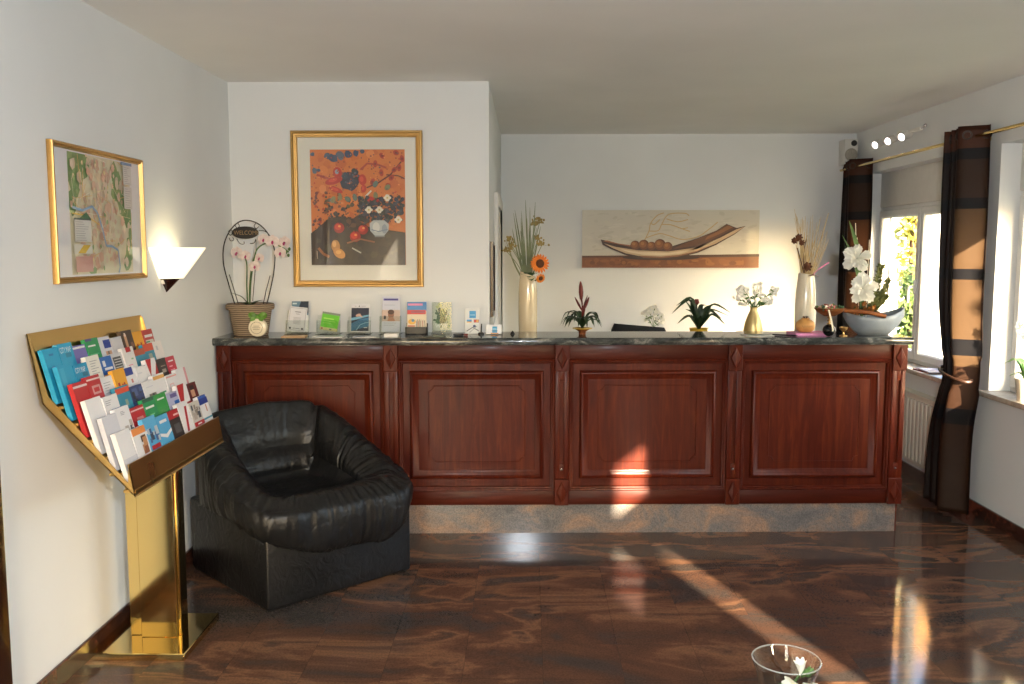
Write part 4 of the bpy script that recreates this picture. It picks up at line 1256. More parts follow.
orch = thing('orchid', 'pale pink orchid with arching stems growing in the wicker pot', 'orchid', (-1.575, 5.075, 1.271))
def oz(px, py, Y=5.075, k=900 / 5.17): return Vector(((px - 249) / k, 0, 1.6 - (py - 250) / k - 1.271))
stems = [[(246, 305), (245.5, 285), (246, 262), (241, 253)], [(249, 305), (249.5, 285), (253, 262), (258, 255), (264, 257)], [(250, 305), (252, 280), (256, 258), (260, 248), (270, 243), (281, 246), (290, 252)]]
for k, s in enumerate(stems):
    P = [oz(*q) + Vector((0, -.02 * k + .01, 0)) for q in s]
    MB().tube(catmull(P, 5), .0038, 6).build('stem', M['leaf_mid'], orch)
def petal_pts(c, d, n, L, lift): return [c, c + d * L * .35 + n * lift * .5, c + d * L * .75 + n * lift, c + d * L + n * lift * .7]
def orchid_flower(c, face, r, seed):
    R = random.Random(seed)
    n = Vector(face).normalized(); a = n.orthogonal().normalized(); 
    up = (Vector((0, 0, 1)) - n * n.z).normalized(); si = up.cross(n)
    mb = MB()
    for ang, L, w in ((0, 1, .36), (128, .95, .34), (232, .95, .34), (66, 1.0, .60), (294, 1.0, .60)):
        t = math.radians(ang + R.uniform(-8, 8)); d = up * math.cos(t) + si * math.sin(t)
        mb.strip(petal_pts(c, d, n, r * L, .12 * r), [r * .10, r * w * .85, r * w, r * .14], n, .12)
    f = mb.build('blossom', M['orchid'], orch)
    mb = MB(); mb.ball(c + n * r * .14, r * .16, 8)
    mb.strip([c + n * r * .1, c + n * r * .3 - up * r * .16, c + n * r * .28 - up * r * .4], [r * .08, r * .2, r * .1], n, .4)
    mb.build('lip', M['magenta'], f)
for k, (x, y, r) in enumerate(((239, 253, .037), (248, 256, .032), (257, 266, .033), (261, 258, .030), (266, 240, .034), (275, 242, .038), (286, 243, .038), (282, 253, .035))):
    orchid_flower(oz(x, y) + Vector((0, -.03 - .008 * (k % 3), 0)), (.15 * ((k % 3) - 1), -1, .05), r, k)
mb = MB()
for x, y in ((287, 252), (290, 249), (289, 255)): mb.ball(oz(x, y) + Vector((0, -.02, 0)), .008, 8, (1, 1, 1.3))
mb.build('buds', M['leaf_mid'], orch)
for dx, dy, L, hgt in ((-.11, -.03, 1, .09), (.09, -.04, 1, .05), (.06, .05, 1, .045), (-.05, -.08, 1, .04), (.02, -.10, 1, .03)):
    d = Vector((dx, dy, 0))
    MB().strip(catmull([Vector((0, 0, .0)), d * .4 + Vector((0, 0, hgt * .7)), d + Vector((0, 0, hgt))], 5), [.006, .012, .016, .018, .018, .017, .015, .012, .009, .005, .002], (0, 0, 1), .25).build('leaf', M['leaf'], orch)

wl = thing('welcome_sign', 'dark wire hoop with oval WELCOME plaque stuck in the wicker pot', 'sign', (-1.575, 5.085, 1.262))
def hz(px, py): return Vector(((px - 249) / (900 / 5.17), 0, 1.6 - (py - 250) / (900 / 5.17) - 1.262))
hoop = [(233, 303), (228, 285), (223, 262), (225, 242), (234, 227), (245, 221), (258, 224), (268, 234), (274, 250), (273, 270), (269, 288), (265, 303)]
MB().tube(catmull([hz(*p) for p in hoop], 6), .0034, 6).build('hoop', M['wire'], wl)
MB().tube([hz(236.5, 303), hz(233, 290), hz(228.5, 274)], .0026, 6).tube([hz(261.5, 303), hz(264.5, 290), hz(269, 275)], .0026, 6).build('stake', M['wire'], wl)
mb = MB()
for pts in (([238, 223], [240, 226.5], [237.5, 228.5], [236, 226]), ([257, 223], [254.5, 226.5], [256.5, 229], [259, 227]), ([229, 232], [231.5, 230], [233, 233], [231, 235.5], [229, 234]), ([229.5, 238], [231, 241], [234, 240], [233, 237.5]), ([237, 239], [240, 243.5], [244, 244], [244, 241.5]), ([259, 231], [265, 231.5], [270, 236]), ([250, 243.5], [254, 243], [256, 239]), ([256, 240], [255, 262], [251, 300])):
    mb.tube(catmull([hz(*q) for q in pts], 5), .0022, 5)
mb.build('scrollwork', M['wire'], wl)
c = hz(245.5, 233)
m = Matrix.Translation(c) @ Matrix.Rotation(PI / 2, 4, 'X')
MB().lathe([(0, -.004), (.074, -.004), (.077, 0), (.074, .004), (0, .004)], n=36, cap0=False, cap1=False, sy=.46, m=m).build('plaque', M['black'], wl)
a = Art(lambda u, v, d: (c.x + u, c.y - .0045 - d, c.z + v))
a.text('WELCOME', -.0635, -.0115, .023, (150, 122, 84), 1.0, .88)
a.build('lettering', M['print'], wl)

jar = thing('round_candle', 'small round cream jar with a label ring and green bow before the wicker pot', 'jar', (-1.498, 4.955, 1.1195))
m = Matrix.Translation((0, 0, .053)) @ Matrix.Rotation(PI / 2, 4, 'X')
MB().lathe([(0, -.026), (.034, -.026), (.049, -.018), (.0535, 0), (.049, .018), (.036, .025), (0, .025)], n=32, cap0=False, cap1=False, m=m).build('body', M['ivory'], jar)
a = Art(lambda u, v, d: (u, -.0262 - d, .053 + v))
for k in range(30):
    t = 2 * PI * k / 30
    a.line([(.030 * math.cos(t), .030 * math.sin(t)), (.034 * math.cos(t + .05), .034 * math.sin(t + .05))], .0035, (96, 88, 68))
for y, w_ in ((.010, .016), (.001, .022), (-.008, .018)):
    a.line([(-w_, y), (w_, y)], .0026, (120, 112, 88))
a.build('label_marks', M['print'], jar)
mb = MB()
for sx in (-1, 1):
    mb.strip(catmull([Vector((0, 0, .108)), Vector((sx * .026, -.006, .128)), Vector((sx * .044, -.002, .122)), Vector((sx * .030, .008, .108)), Vector((0, .002, .108))], 4), [.010] * 17, (0, -1, .2), .2)
    mb.strip([Vector((0, -.01, .108)), Vector((sx * .018, -.022, .100)), Vector((sx * .036, -.026, .094))], [.006, .008, .007], (0, -1, .2), .1)
mb.ball((0, -.004, .112), .014, 10)
mb.build('bow', M['green_bow'], jar)

# leaflet holders ------------------------------------------------------------
def holder(x, y, w, h, label, rot=0, tilt=.20, pocket=.075):
    root = thing('leaflet_holder', label, 'leaflet holder', (x, y, 1.1195), rot, 'clear leaflet holders on the counter')
    m = Matrix.Rotation(-tilt, 4, 'X')
    back = MB(); back.box(-w / 2, w / 2, 0, .003, .002, h, m=m); back.build('back_panel', M['acrylic'], root, smooth=False)
    fr = MB(); fr.box(-w / 2, w / 2, -.022, -.019, .008, pocket, m=m); fr.build('pocket', M['acrylic'], root, smooth=False)
    ft = MB(); ft.box(-w / 2, w / 2, -.055, .07, 0, .003); ft.build('foot', M['acrylic'], root, smooth=False)
    for s in (-1, 1):
        q = MB(); q.box(s * w / 2 - .0015, s * w / 2 + .0015, -.020, .001, .008, pocket, m=m); q.build('side', M['acrylic'], root, smooth=False)
    return root
def card(x, y, w, h, label, draw, rot=0, tilt=.20, off=-.004, lean=0.0, z=.010, t=.003, name='leaflet', cat='leaflet', base=(230, 230, 230)):
    m = Matrix.Rotation(rot, 4, 'Z') @ Matrix.Rotation(-tilt, 4, 'X') @ Matrix.Rotation(lean, 4, 'Y')
    a = Art(lambda u, v, d: (-w / 2 + u * w, -t - d, v * h), .0001)
    a.box((-w / 2, -t, 0), (w / 2, 0, h), base)
    draw(a, w / h)
    o = a.build(name, M['print'])
    tag(o, label, cat)
    m2 = Matrix.Translation((x, y, 1.1195)) @ Matrix.Rotation(rot, 4, 'Z') @ Matrix.Rotation(-tilt, 4, 'X') @ Matrix.Translation((0, off, z)) @ Matrix.Rotation(lean, 4, 'Y')
    o.matrix_world = m2
    return o
HY = 5.155
holder(-1.330, HY, .128, .135, 'clear holder of white certificate leaflets, nearest the wicker pot')
def d1_(a, A):
    a.rect(0, .55, 1, 1, (96, 128, 150)); a.poly([(.3, .62), (1, .62), (1, 1), (.55, 1)], (40, 52, 70)); a.ell(.62, .7, .18, .06, (120, 156, 176)); a.rect(.05, .9, .3, .95, (190, 206, 214))
card(-1.318, HY, .098, .178, 'blue and dark leaflet behind the white certificate in the first holder', d1_, off=-.003)
def d2_(a, A):
    a.rect(0, 0, 1, 1, (216, 216, 222)); a.line([(.06, .05), (.94, .05), (.94, .95), (.06, .95), (.06, .05)], .014, (150, 150, 160), A)
    a.rect(.34, .78, .66, .81, (110, 110, 120)); a.rect(.40, .70, .60, .72, (130, 130, 140))
    for k in range(6): a.rect(.3 - .02 * (k % 2), .30 + k * .05, .7, .32 + k * .05, (170, 170, 178))
    for u in (.16, .84): a.ell(u, .12, .06, .045, (60, 60, 64))
    a.rect(.3, .11, .7, .13, (120, 120, 126))
card(-1.338, HY, .104, .142, 'white certificate leaflet with bordered text leaning in the first holder', d2_, off=-.012, lean=.10, z=.012)
holder(-1.150, HY, .132, .11, 'clear holder with a lime green leaflet')
def d3_(a, A):
    a.rect(0, 0, 1, 1, (190, 196, 170)); a.rect(.02, .16, .98, .88, (104, 196, 44)); a.rect(0, .88, 1, 1, (132, 140, 128)); a.rect(0, 0, 1, .16, (206, 196, 140))
    a.rect(.12, .62, .7, .68, (176, 226, 110)); a.rect(.12, .50, .78, .53, (170, 222, 110)); a.rect(.12, .38, .6, .41, (160, 216, 100)); a.ell(.12, .08, .06, .06, (150, 70, 50)); a.ell(.6, .08, .08, .04, (80, 90, 70))
card(-1.150, HY, .104, .106, 'lime green leaflet slanting in a clear holder', d3_, off=-.012, lean=.16, tilt=.24, z=.016, base=(190, 200, 160))
holder(-.972, HY, .130, .10, 'clear holder with the dark blue car-dashboard leaflet')
def d4_(a, A):
    a.rect(0, 0, 1, 1, (224, 224, 226)); a.rect(.03, .03, .97, .86, (26, 34, 56)); a.poly([(.03, .30), (.5, .46), (.97, .52), (.97, .20), (.5, .12), (.03, .03)], (42, 104, 140)); a.poly([(.03, .50), (.4, .54), (.97, .62), (.97, .56), (.4, .46), (.03, .40)], (108, 164, 190))
    a.ell(.40, .60, .14, .05, (196, 156, 140), .2); a.ell(.52, .57, .12, .03, (206, 170, 150), -.3); a.line([(.3, .05), (.5, .25), (.8, .33), (.97, .34)], .02, (150, 190, 206), A); a.rect(.7, .14, .9, .17, (200, 206, 210))
    a.ell(.45, .92, .04, .02, (50, 50, 60)); a.rect(.2, .91, .3, .93, (160, 160, 166)); a.rect(.55, .91, .8, .93, (170, 170, 176))
card(-.968, HY, .108, .162, 'white leaflet with dark blue car picture in a clear holder', d4_, off=-.006)
holder(-.792, HY, .120, .105, 'clear holder with the tall white portrait leaflet', pocket=.10)
def d5_(a, A):
    a.rect(0, 0, 1, 1, (206, 208, 220)); a.rect(.08, .885, .9, .945, (94, 84, 156)); a.rect(.14, .90, .84, .925, (60, 54, 120)); a.rect(0, .30, 1, .62, (206, 180, 164)); a.ell(.5, .49, .17, .11, (150, 104, 80)); a.ell(.5, .56, .18, .07, (84, 58, 46)); a.poly([(.3, .30), (.38, .42), (.62, .42), (.75, .30)], (186, 132, 104)); a.rect(.10, .36, .22, .46, (60, 50, 52))
    a.rect(.1, .24, .8, .26, (170, 172, 180)); a.rect(.1, .18, .7, .20, (170, 172, 180)); a.rect(.1, .75, .7, .765, (176, 178, 190))
card(-.790, HY, .104, .206, 'tall white leaflet with violet bar and portrait in a clear holder', d5_, off=-.005)
def d6_(a, A):
    a.rect(0, 0, 1, 1, (226, 210, 180)); a.rect(0, .72, 1, 1, (72, 132, 186)); a.rect(.04, .88, .80, .95, (226, 140, 176)); a.rect(.0, .60, .96, .74, (196, 52, 50)); a.rect(.2, .64, .9, .70, (150, 80, 90)); a.ell(.25, .36, .20, .09, (226, 170, 60)); a.ell(.30, .40, .08, .05, (90, 140, 170))
    for k in range(9): a.line([(.45 + .06 * k, .12 + .03 * (k % 3)), (.5 + .05 * k, .40 + .04 * (k % 2))], .02, random.Random(k).choice([(160, 60, 60), (120, 110, 90), (200, 190, 170), (90, 100, 120)]), A)
    a.rect(.05, .2, .4, .24, (200, 90, 60)); a.rect(.0, .0, 1, .16, (40, 36, 36))
h5 = thing('leaflet_box', 'low black leaflet box with colourful red and blue flyer', 'leaflet box', (-.640, HY, 1.1195))
mb = MB(); mb.box(-.062, .062, -.030, -.026, 0, .042, .001, 1); mb.build('front_panel', M['black'], h5)
mb = MB(); mb.box(-.062, .062, -.030, .030, 0, .004); mb.box(-.062, -.058, -.030, .030, 0, .04); mb.box(.058, .062, -.030, .030, 0, .04); mb.box(-.062, .062, .026, .030, 0, .06); mb.build('tray', M['black'], h5, smooth=False)
card(-.640, HY, .112, .178, 'colourful flyer with blue top and red band in a black box', d6_, off=.004, tilt=.10, z=.006)
h6 = thing('picture_stand', 'upright clear glass stand with a green plant picture', 'picture stand', (-.495, HY, 1.1195))
mb = MB(); mb.box(-.056, .056, -.004, -.001, .012, .183); mb.box(-.056, .056, .006, .009, .012, .183); mb.build('pane', M['acrylic'], h6, smooth=False)
mb = MB(); mb.box(-.058, .058, -.03, .03, 0, .012, .003); mb.build('foot', M['acrylic'], h6)
a = Art(lambda u, v, d: (-.048 + u * .096, .0018 - d, .018 + v * .158), .00002)
a.box((-.048, .002, .018), (.048, .005, .176), (198, 204, 196)); a.rect(0, 0, 1, 1, (198, 204, 192))
R = random.Random(8)
for i in range(16): a.ell(R.uniform(.2, .95), R.uniform(.6, .95), R.uniform(.05, .12), R.uniform(.04, .09), R.choice([(206, 206, 150), (186, 196, 140), (214, 214, 180)]), R.uniform(0, 3), 8)
for i in range(110):
    t, r = R.uniform(0, 2 * PI), min(.42, abs(R.gauss(0, .22))); a.ell(.47 + r * math.cos(t), .48 + r * .7 * math.sin(t), .10, .04, R.choice([(42, 84, 44), (58, 106, 56), (34, 66, 38)]), R.uniform(0, 3), 7)
a.rect(.82, .1, .98, .55, (170, 186, 150)); a.line([(.12, .26), (.2, .12), (.28, .24), (.36, .12), (.42, .25)], .03, (236, 238, 236), .6); a.line([(.46, .26), (.54, .17), (.62, .26)], .03, (236, 238, 236), .6); a.line([(.54, .17), (.52, .08)], .03, (236, 238, 236), .6); a.line([(.64, .12), (.70, .25), (.76, .12), (.84, .26)], .03, (236, 238, 236), .6)
a.build('picture', M['print'], h6)
def d7_(a, A):
    a.rect(0, 0, 1, 1, (214, 216, 212)); a.rect(.28, .62, .72, .90, (44, 148, 204)); a.rect(.34, .72, .66, .76, (140, 200, 226)); a.rect(.10, .44, .44, .56, (56, 132, 186)); a.rect(.10, .44, .44, .48, (226, 170, 60)); a.rect(.58, .44, .92, .56, (150, 60, 60)); a.ell(.68, .5, .08, .05, (196, 60, 44)); a.ell(.82, .5, .08, .05, (220, 160, 60)); a.ell(.62, .30, .10, .05, (40, 60, 100)); a.line([(.1, .1), (.5, .25), (.9, .12)], .03, (70, 74, 76), A); a.line([(.3, .05), (.8, .3)], .025, (150, 154, 150), A)
card(-.318, HY, .086, .146, 'upright card-payment sign with blue square on the counter', d7_, off=0, tilt=.14, z=.001, name='payment_sign', cat='sign', t=.006)
def d8_(a, A):
    a.rect(0, 0, 1, 1, (232, 232, 232)); a.rect(.40, .10, .72, .80, (40, 140, 190)); a.rect(.44, .45, .68, .58, (140, 196, 220)); a.rect(.3, .0, .8, .12, (206, 150, 90)); a.rect(.36, .3, .76, .36, (90, 110, 130))
card(-.195, HY - .02, .088, .054, 'small white card with a blue emblem right of the payment sign', d8_, off=0, tilt=.2, z=.001, name='business_card', cat='card', t=.012)
pn = thing('desk_pen', 'thin black pen standing upright in a little base by the blue emblem card', 'pen', (-.268, HY - .015, 1.1195))
MB().lathe([(.018, 0), (.018, .006), (.010, .012), (.0, .013)], n=16).build('foot', M['black'], pn)
MB().tube([(0, 0, .010), (.003, 0, .060)], [.0045, .003], 8).build('barrel', M['black'], pn)
st = MB(); st.lathe([(.014, 0), (.012, .006), (.003, .018), (0, .020)], n=10)
tag(st.build('desk_bell', M['black'], None, loc=(-.088, HY, 1.1195)), 'tiny dark knob standing on the counter left of the tall sunflower vase', 'knob')
# papers lying flat along the front edge
def flat(name, label, cat, x, y, w, d, t, col, rot=0, art=None, mat=None):
    a = Art(lambda u, v, dd: (-w / 2 + u * w, -d / 2 + v * d, t + dd), .0001)
    a.box((-w / 2, -d / 2, 0), (w / 2, d / 2, t), col)
    if art: art(a)
    o = a.build(name, mat or M['print']); o.location = (x, y, 1.1197); o.rotation_euler = (0, 0, rot)
    return tag(o, label, cat)
flat('leaflet', 'tan leaflet lying flat before the certificate holder', 'leaflet', -1.30, 4.965, .13, .10, .006, (190, 150, 104), .1, lambda a: (a.rect(.1, .2, .9, .8, (206, 168, 116)), a.rect(.2, .4, .8, .6, (150, 104, 70))))
flat('leaflet', 'white leaflet lying flat before the lime green leaflet', 'leaflet', -1.105, 4.96, .17, .085, .004, (220, 220, 218), -.05, lambda a: [a.rect(.1, .2 + .15 * k, .8, .25 + .15 * k, (160, 160, 160)) for k in range(4)])
flat('leaflet', 'pale leaflet lying flat before the car picture leaflet', 'leaflet', -.905, 4.965, .13, .08, .004, (200, 200, 200), .08, lambda a: a.rect(.1, .2, .5, .8, (150, 156, 160)))
flat('notepad', 'small white notepad before the tall portrait leaflet', 'notepad', -.760, 4.985, .075, .07, .018, (228, 226, 222), 0)
flat('leaflet', 'dark leaflet lying flat before the green plant picture', 'leaflet', -.515, 4.975, .11, .07, .004, (52, 56, 48), -.1, lambda a: a.rect(.4, .2, .9, .8, (150, 160, 110)))
pk = thing('pocket_knife', 'small dark and reddish penknife lying left of the payment sign', 'penknife', (-.385, 5.03, 1.1197), .3)
MB().box(-.035, .025, -.008, .008, 0, .014, .005).build('handle', M['black'], pk)
MB().box(.024, .05, -.007, .007, 0, .012, .004).build('end_cap', M['bract'], pk)

# ------------------------------------------------------------------ desk behind the counter (carries the tall vases)
desk = thing('staff_desk', 'staff desk standing behind the reception counter', 'desk', (1.02, 5.62, 0))
MB().box(-1.14, 1.06, -.19, .24, 1.03, 1.06, .003).build('top', M['wood_h'], desk)
for x in (-1.12, -.05, 1.02): MB().box(x - .015, x + .015, -.18, .22, 0, 1.031).build('side_panel', M['wood'], desk, smooth=False)
DZ = 1.0602

# sunflower vase
sv = thing('tall_vase', 'tall cream ceramic vase with slanted mouth holding the sunflower', 'vase', (.0, 5.50, DZ))
K = 900 / 5.59
def vz(px, py): return Vector(((px - 528) / K, 0, 1.6 - (py - 250) / K - DZ))
def vase_mesh(prof, slant, mat, root, n=36):
    mb = MB(); rs = []
    zt = prof[-1][1]
    for r, z in prof + [(prof[-1][0] - .006, zt - .002), (prof[-1][0] - .010, zt - .05), (prof[-1][0] - .012, zt - .12)]:
        rs.append([(r * math.cos(2 * PI * i / n), r * math.sin(2 * PI * i / n), z - slant * (math.cos(2 * PI * i / n)) * sstep(zt * .75, zt, z) * .5) for i in range(n)])
    mb.rings(rs, True, True, True)
    return mb.build('body', mat, root, ang=60)
vase_mesh([(.050, 0), (.055, .006), (.0575, .10), (.058, .20), (.057, .28), (.053, .34), (.048, .385), (.046, .395)], .035, M['cream'], sv)
sb = thing('sunflower_bouquet', 'orange sunflower with grasses and seed heads in the slanted cream vase', 'flowers', (.0, 5.50, DZ + .30))
def bz(px, py): return Vector(((px - 528) / K, 0, 1.6 - (py - 250) / K - DZ - .30))
R = random.Random(21)
mb = MB()
for px, py in ((516, 208), (521, 218), (513, 216), (525, 205), (530, 222), (535, 206), (519, 226), (527, 215), (537, 228), (511, 228), (524, 234), (532, 236), (516, 240), (540, 222), (508, 238), (522, 212), (529, 208)):
    tip = bz(px + R.uniform(-1.5, 1.5), py + R.uniform(-4, 6)); tip.y = R.uniform(-.06, .06)
    base = Vector((R.uniform(-.02, .02), R.uniform(-.02, .02), 0))
    mid = base.lerp(tip, .55) + Vector((R.uniform(-.012, .004), 0, 0))
    mb.strip(catmull([base, mid, tip], 4), [.003, .0045, .005, .005, .0045, .004, .003, .0018, .0006], (R.uniform(-.3, .3), -1, 0), .3)
mb.build('grass_blades', M['grass'], sb)
def umbel(px, py, n=26, sp=.028):
    c = bz(px, py); c.y = -.02
    mb = MB(); mb.tube(catmull([Vector((0, 0, .0)), (c * .55) + Vector((c.x * -.12, 0, 0)), c - Vector((0, 0, .02))], 5), .0022, 5)
    st = mb.build('stalk', M['grass'], sb)
    mb = MB()
    for i in range(n):
        q = c + Vector((R.gauss(0, sp * .6), R.gauss(0, sp * .6), R.gauss(0, sp * .35)))
        mb.ball(q, R.uniform(.005, .008), 6)
        mb.tube([c - Vector((0, 0, .02)), q], .0008, 3)
    mb.build('seed_head', M['umbel'], st)
for px, py in ((539, 221), (535, 224), (537, 237), (541, 243), (510, 239), (512, 245), (508, 249)): umbel(px, py, 20, .022)
def sunflower(px, py, r, y, nrm):
    c = bz(px, py); c.y = y
    n = Vector(nrm).normalized(); a = n.orthogonal().normalized(); b = n.cross(a)
    MB().tube(catmull([Vector((0, 0, 0)), Vector((c.x * .4, -.01, c.z * .6)), c - n * .01], 5), .004, 6).build('stalk', M['leaf_mid'], sb)
    m = Matrix.Translation(c) @ n.to_track_quat('Z', 'Y').to_matrix().to_4x4()
    hd = MB().lathe([(.0, -.012), (r * .42, -.006), (r * .46, .004), (r * .36, .012), (0, .010)], n=20, cap0=False, cap1=False, m=m).build('flower_disc', M['brown_seed'], sb)
    mb = MB()
    for ring, (L, k) in enumerate(((1.0, 18), (.92, 17))):
        for i in range(k):
            t = 2 * PI * (i + .5 * ring) / k + R.uniform(-.06, .06)
            d = a * math.cos(t) + b * math.sin(t)
            p0 = c + d * r * .34 + n * (.001 + .003 * ring)
            mb.strip([p0, p0 + d * r * L * .3 + n * .006, p0 + d * r * L * .5 + n * .004, p0 + d * r * L * .66 - n * .004], [r * .05, r * .105, r * .085, r * .008], n, .25)
    mb.build('petals', M['sunflower'], hd)
sunflower(539.5, 263, .060, -.075, (.25, -1, .1))
sunflower(540, 277, .032, -.07, (.5, -1, -.35))
mb = MB()
for d, L in (((-.5, -.6, .5), .07), ((.1, -1, .3), .075), ((.5, -.4, .4), .08), ((-.2, .6, .5), .08), ((.35, -.9, .0), .06), ((-.05, -.9, .6), .085)):
    d = Vector(d).normalized(); p = Vector((0, 0, .055))
    mb.strip([p, p + d * L * .4 + Vector((0, 0, .015)), p + d * L * .8 + Vector((0, 0, .01)), p + d * L], [.008, .026, .022, .002], (0, 0, 1), .2)
mb.build('foliage', M['leaf_mid'], sb)

# red guzmania on the counter -------------------------------------------------
def bromeliad(root, n, L, lift, w, mat, seed, z0, droop=1.0):
    R = random.Random(seed)
    for i in range(n):
        t = 2 * PI * i / n + R.uniform(-.2, .2)
        l = L * R.uniform(.75, 1.05); up = lift * R.uniform(.6, 1.25)
        d = Vector((math.cos(t), math.sin(t), 0))
        pts = catmull([Vector((0, 0, z0)), d * l * .35 + Vector((0, 0, z0 + up)), d * l * .75 + Vector((0, 0, z0 + up * 1.05)), d * l + Vector((0, 0, z0 + up * (.75 - .5 * droop)))], 4)
        k = len(pts)
        wd = [w * (.7 + .5 * math.sin(PI * min(1, j / (k * .8)))) * (1 if j < k - 4 else (k - 1 - j) / 4 + .03) for j in range(k)]
        MB().strip(pts, wd, (0, 0, 1), .35).build('leaf', mat, root)
br = thing('bromeliad', 'bromeliad with tall dark red flower spike on the counter', 'plant', (.313, 5.165, 1.1195))
MB().lathe([(.0, .0), (.020, 0), (.021, .015), (.046, .030), (.049, .034), (.042, .032), (.0, .024)], n=24, cap0=True, cap1=False).build('pot', M['bark'], br)
MB().lathe([(.042, .030), (.056, .031), (.058, .035), (.042, .037)], n=24, cap0=False, cap1=False).build('saucer_rim', M['yellow'], br)
bromeliad(br, 24, .140, .070, .0105, M['leaf'], 4, .034)
MB().tube(catmull([Vector((0, 0, .03)), Vector((0, 0, .14)), Vector((-.006, 0, .21))], 4), .005, 6).build('stem', M['bract'], br)
def bract(c, top, r): 
    c, top = Vector(c), Vector(top)
    q = (top - c); L = q.length; m = Matrix.Translation(c) @ q.to_track_quat('Z', 'Y').to_matrix().to_4x4()
    MB().lathe([(.003, 0), (r * .7, L * .18), (r, L * .45), (r * .8, L * .75), (r * .3, L * .95), (0, L)], n=10, sy=.6, m=m).build('flower_bract', M['bract'], br)
bract((-.006, 0, .185), (-.012, 0, .305), .023)
bract((0, 0, .13), (-.046, -.01, .215), .011); bract((.003, 0, .13), (.038, -.01, .215), .015); bract((0, 0, .14), (.030, .01, .225), .006); bract((0, -.01, .10), (.014, -.03, .17), .009)

# second bromeliad behind
b2 = thing('bromeliad', 'broad-leaved bromeliad with a small brown-red tip in a yellow pot', 'plant', (1.055, 5.56, DZ))
MB().lathe([(.0, 0), (.045, 0), (.056, .055), (.060, .06), (.052, .058), (.045, .04)], n=24, cap1=False).build('pot', M['yellow'], b2)
R = random.Random(9)
leafs = [(672, 312, 688, 300), (676, 304, 690, 298), (681, 297, 686, 303), (730, 315, 712, 310), (726, 310, 712, 304), (714, 303, 706, 308), (709, 305, 702, 306), (722, 322, 712, 314), (678, 322, 688, 316), (686, 308, 692, 312), (718, 316, 708, 310), (692, 302, 694, 308)]
K2 = 900 / 5.65
for k, (tx, ty, mx_, my_) in enumerate(leafs):
    P = lambda x, y: Vector(((x - 699) / K2, 0, 1.6 - (y - 250) / K2 - DZ))
    tip, mid = P(tx, ty), P(mx_, my_ - 1)
    dy = R.uniform(-.10, .08); tip.y = dy; mid.y = dy * .5
    pts = catmull([Vector((0, 0, .05)), Vector((mid.x * .5, mid.y * .5, (.05 + mid.z) * .52 + .01)), mid, tip], 4)
    kk = len(pts)
    MB().strip(pts, [.007 + .009 * math.sin(PI * min(1, j / (kk * .85))) if j < kk - 3 else .010 * (kk - 1 - j) / 3 + .001 for j in range(kk)], (0, -.5, 1), .35).build('leaf', M['leaf'], b2)
for k in range(8):
    t = 2 * PI * k / 8; d = Vector((math.cos(t), math.sin(t), 0))
    MB().strip([Vector((0, 0, .05)), d * .035 + Vector((0, 0, .12)), d * .06 + Vector((0, 0, .145))], [.006, .014, .002], d, .3).build('leaf', M['leaf'], b2)
MB().tube([(0, 0, .07), (-.016, 0, .205)], .005, 6).build('stem', M['leaf'], b2)
mb = MB()
for k in range(7):
    t = 2 * PI * k / 7
    p = Vector((-.016, 0, .20)); d = Vector((math.cos(t), math.sin(t), 0))
    mb.strip([p, p + d * .012 + Vector((0, 0, .018)), p + d * .010 + Vector((0, 0, .040))], [.004, .009, .002], d, .3)
mb.build('flower_tip', M['bract'], b2)

# gold vase with white sprays
gv = thing('gold_vase', 'small matte gold bottle-shaped vase with white blossom sprays', 'vase', (1.375, 5.50, DZ))
MB().lathe([(.0, 0), (.050, 0), (.056, .02), (.058, .055), (.050, .10), (.034, .145), (.022, .172), (.0195, .19), (.023, .196), (.017, .194), (.016, .16)], n=28, cap1=False).build('body', M['gold_matte'], gv, ang=60)
def spray(name, label, loc, tips, petal, K_, px0, zoff, cat='flowers', seed=2, n=7, r=.013):
    root = thing(name, label, cat, loc)
    R = random.Random(seed)
    for (px, py) in tips:
        t = Vector(((px - px0) / K_, R.uniform(-.05, .05), 1.6 - (py - 250) / K_ - zoff))
        mb = MB(); mid = Vector((t.x * .35, t.y * .4, t.z * .55)); mb.tube(catmull([Vector((0, 0, 0)), mid, t], 4), .0016, 4)
        for q in range(3):
            l = mid.lerp(t, R.uniform(0, .9)); d = Vector((R.uniform(-1, 1), R.uniform(-.6, .2), R.uniform(-.1, .8))).normalized()
            mb.strip([l, l + d * .014, l + d * .028], [.0015, .005, .001], (0, -1, .4), .2)
        st = mb.build('stem', M['leaf_mid'], root)
        mb = MB()
        for q in range(n):
            c = t + Vector((R.gauss(0, .012), R.gauss(0, .010), R.gauss(0, .012)))
            nn = Vector((R.uniform(-.7, .7), -1, R.uniform(-.2, .8))).normalized(); a_ = nn.orthogonal().normalized(); b_ = nn.cross(a_)
            for j in range(5):
                w = 2 * PI * j / 5
                d = a_ * math.cos(w) + b_ * math.sin(w)
                mb.strip([c, c + d * r * .6 + nn * r * .25, c + d * r], [r * .15, r * .36, r * .1], nn, .15)
        mb.build('blossoms', petal, st)
    return root
K3 = 900 / 5.59
spray('white_blossom_sprays', 'white blossom sprays fanning out of the gold vase', (1.375, 5.50, DZ + .165), [(738, 293), (742, 288), (748, 297), (753, 290), (757, 285), (760, 297), (768, 299), (771, 292), (773, 289), (745, 301), (752, 303), (764, 303), (736, 297)], M['white_petal'], K3, 753, DZ + .165, seed=4, n=6, r=.0135)

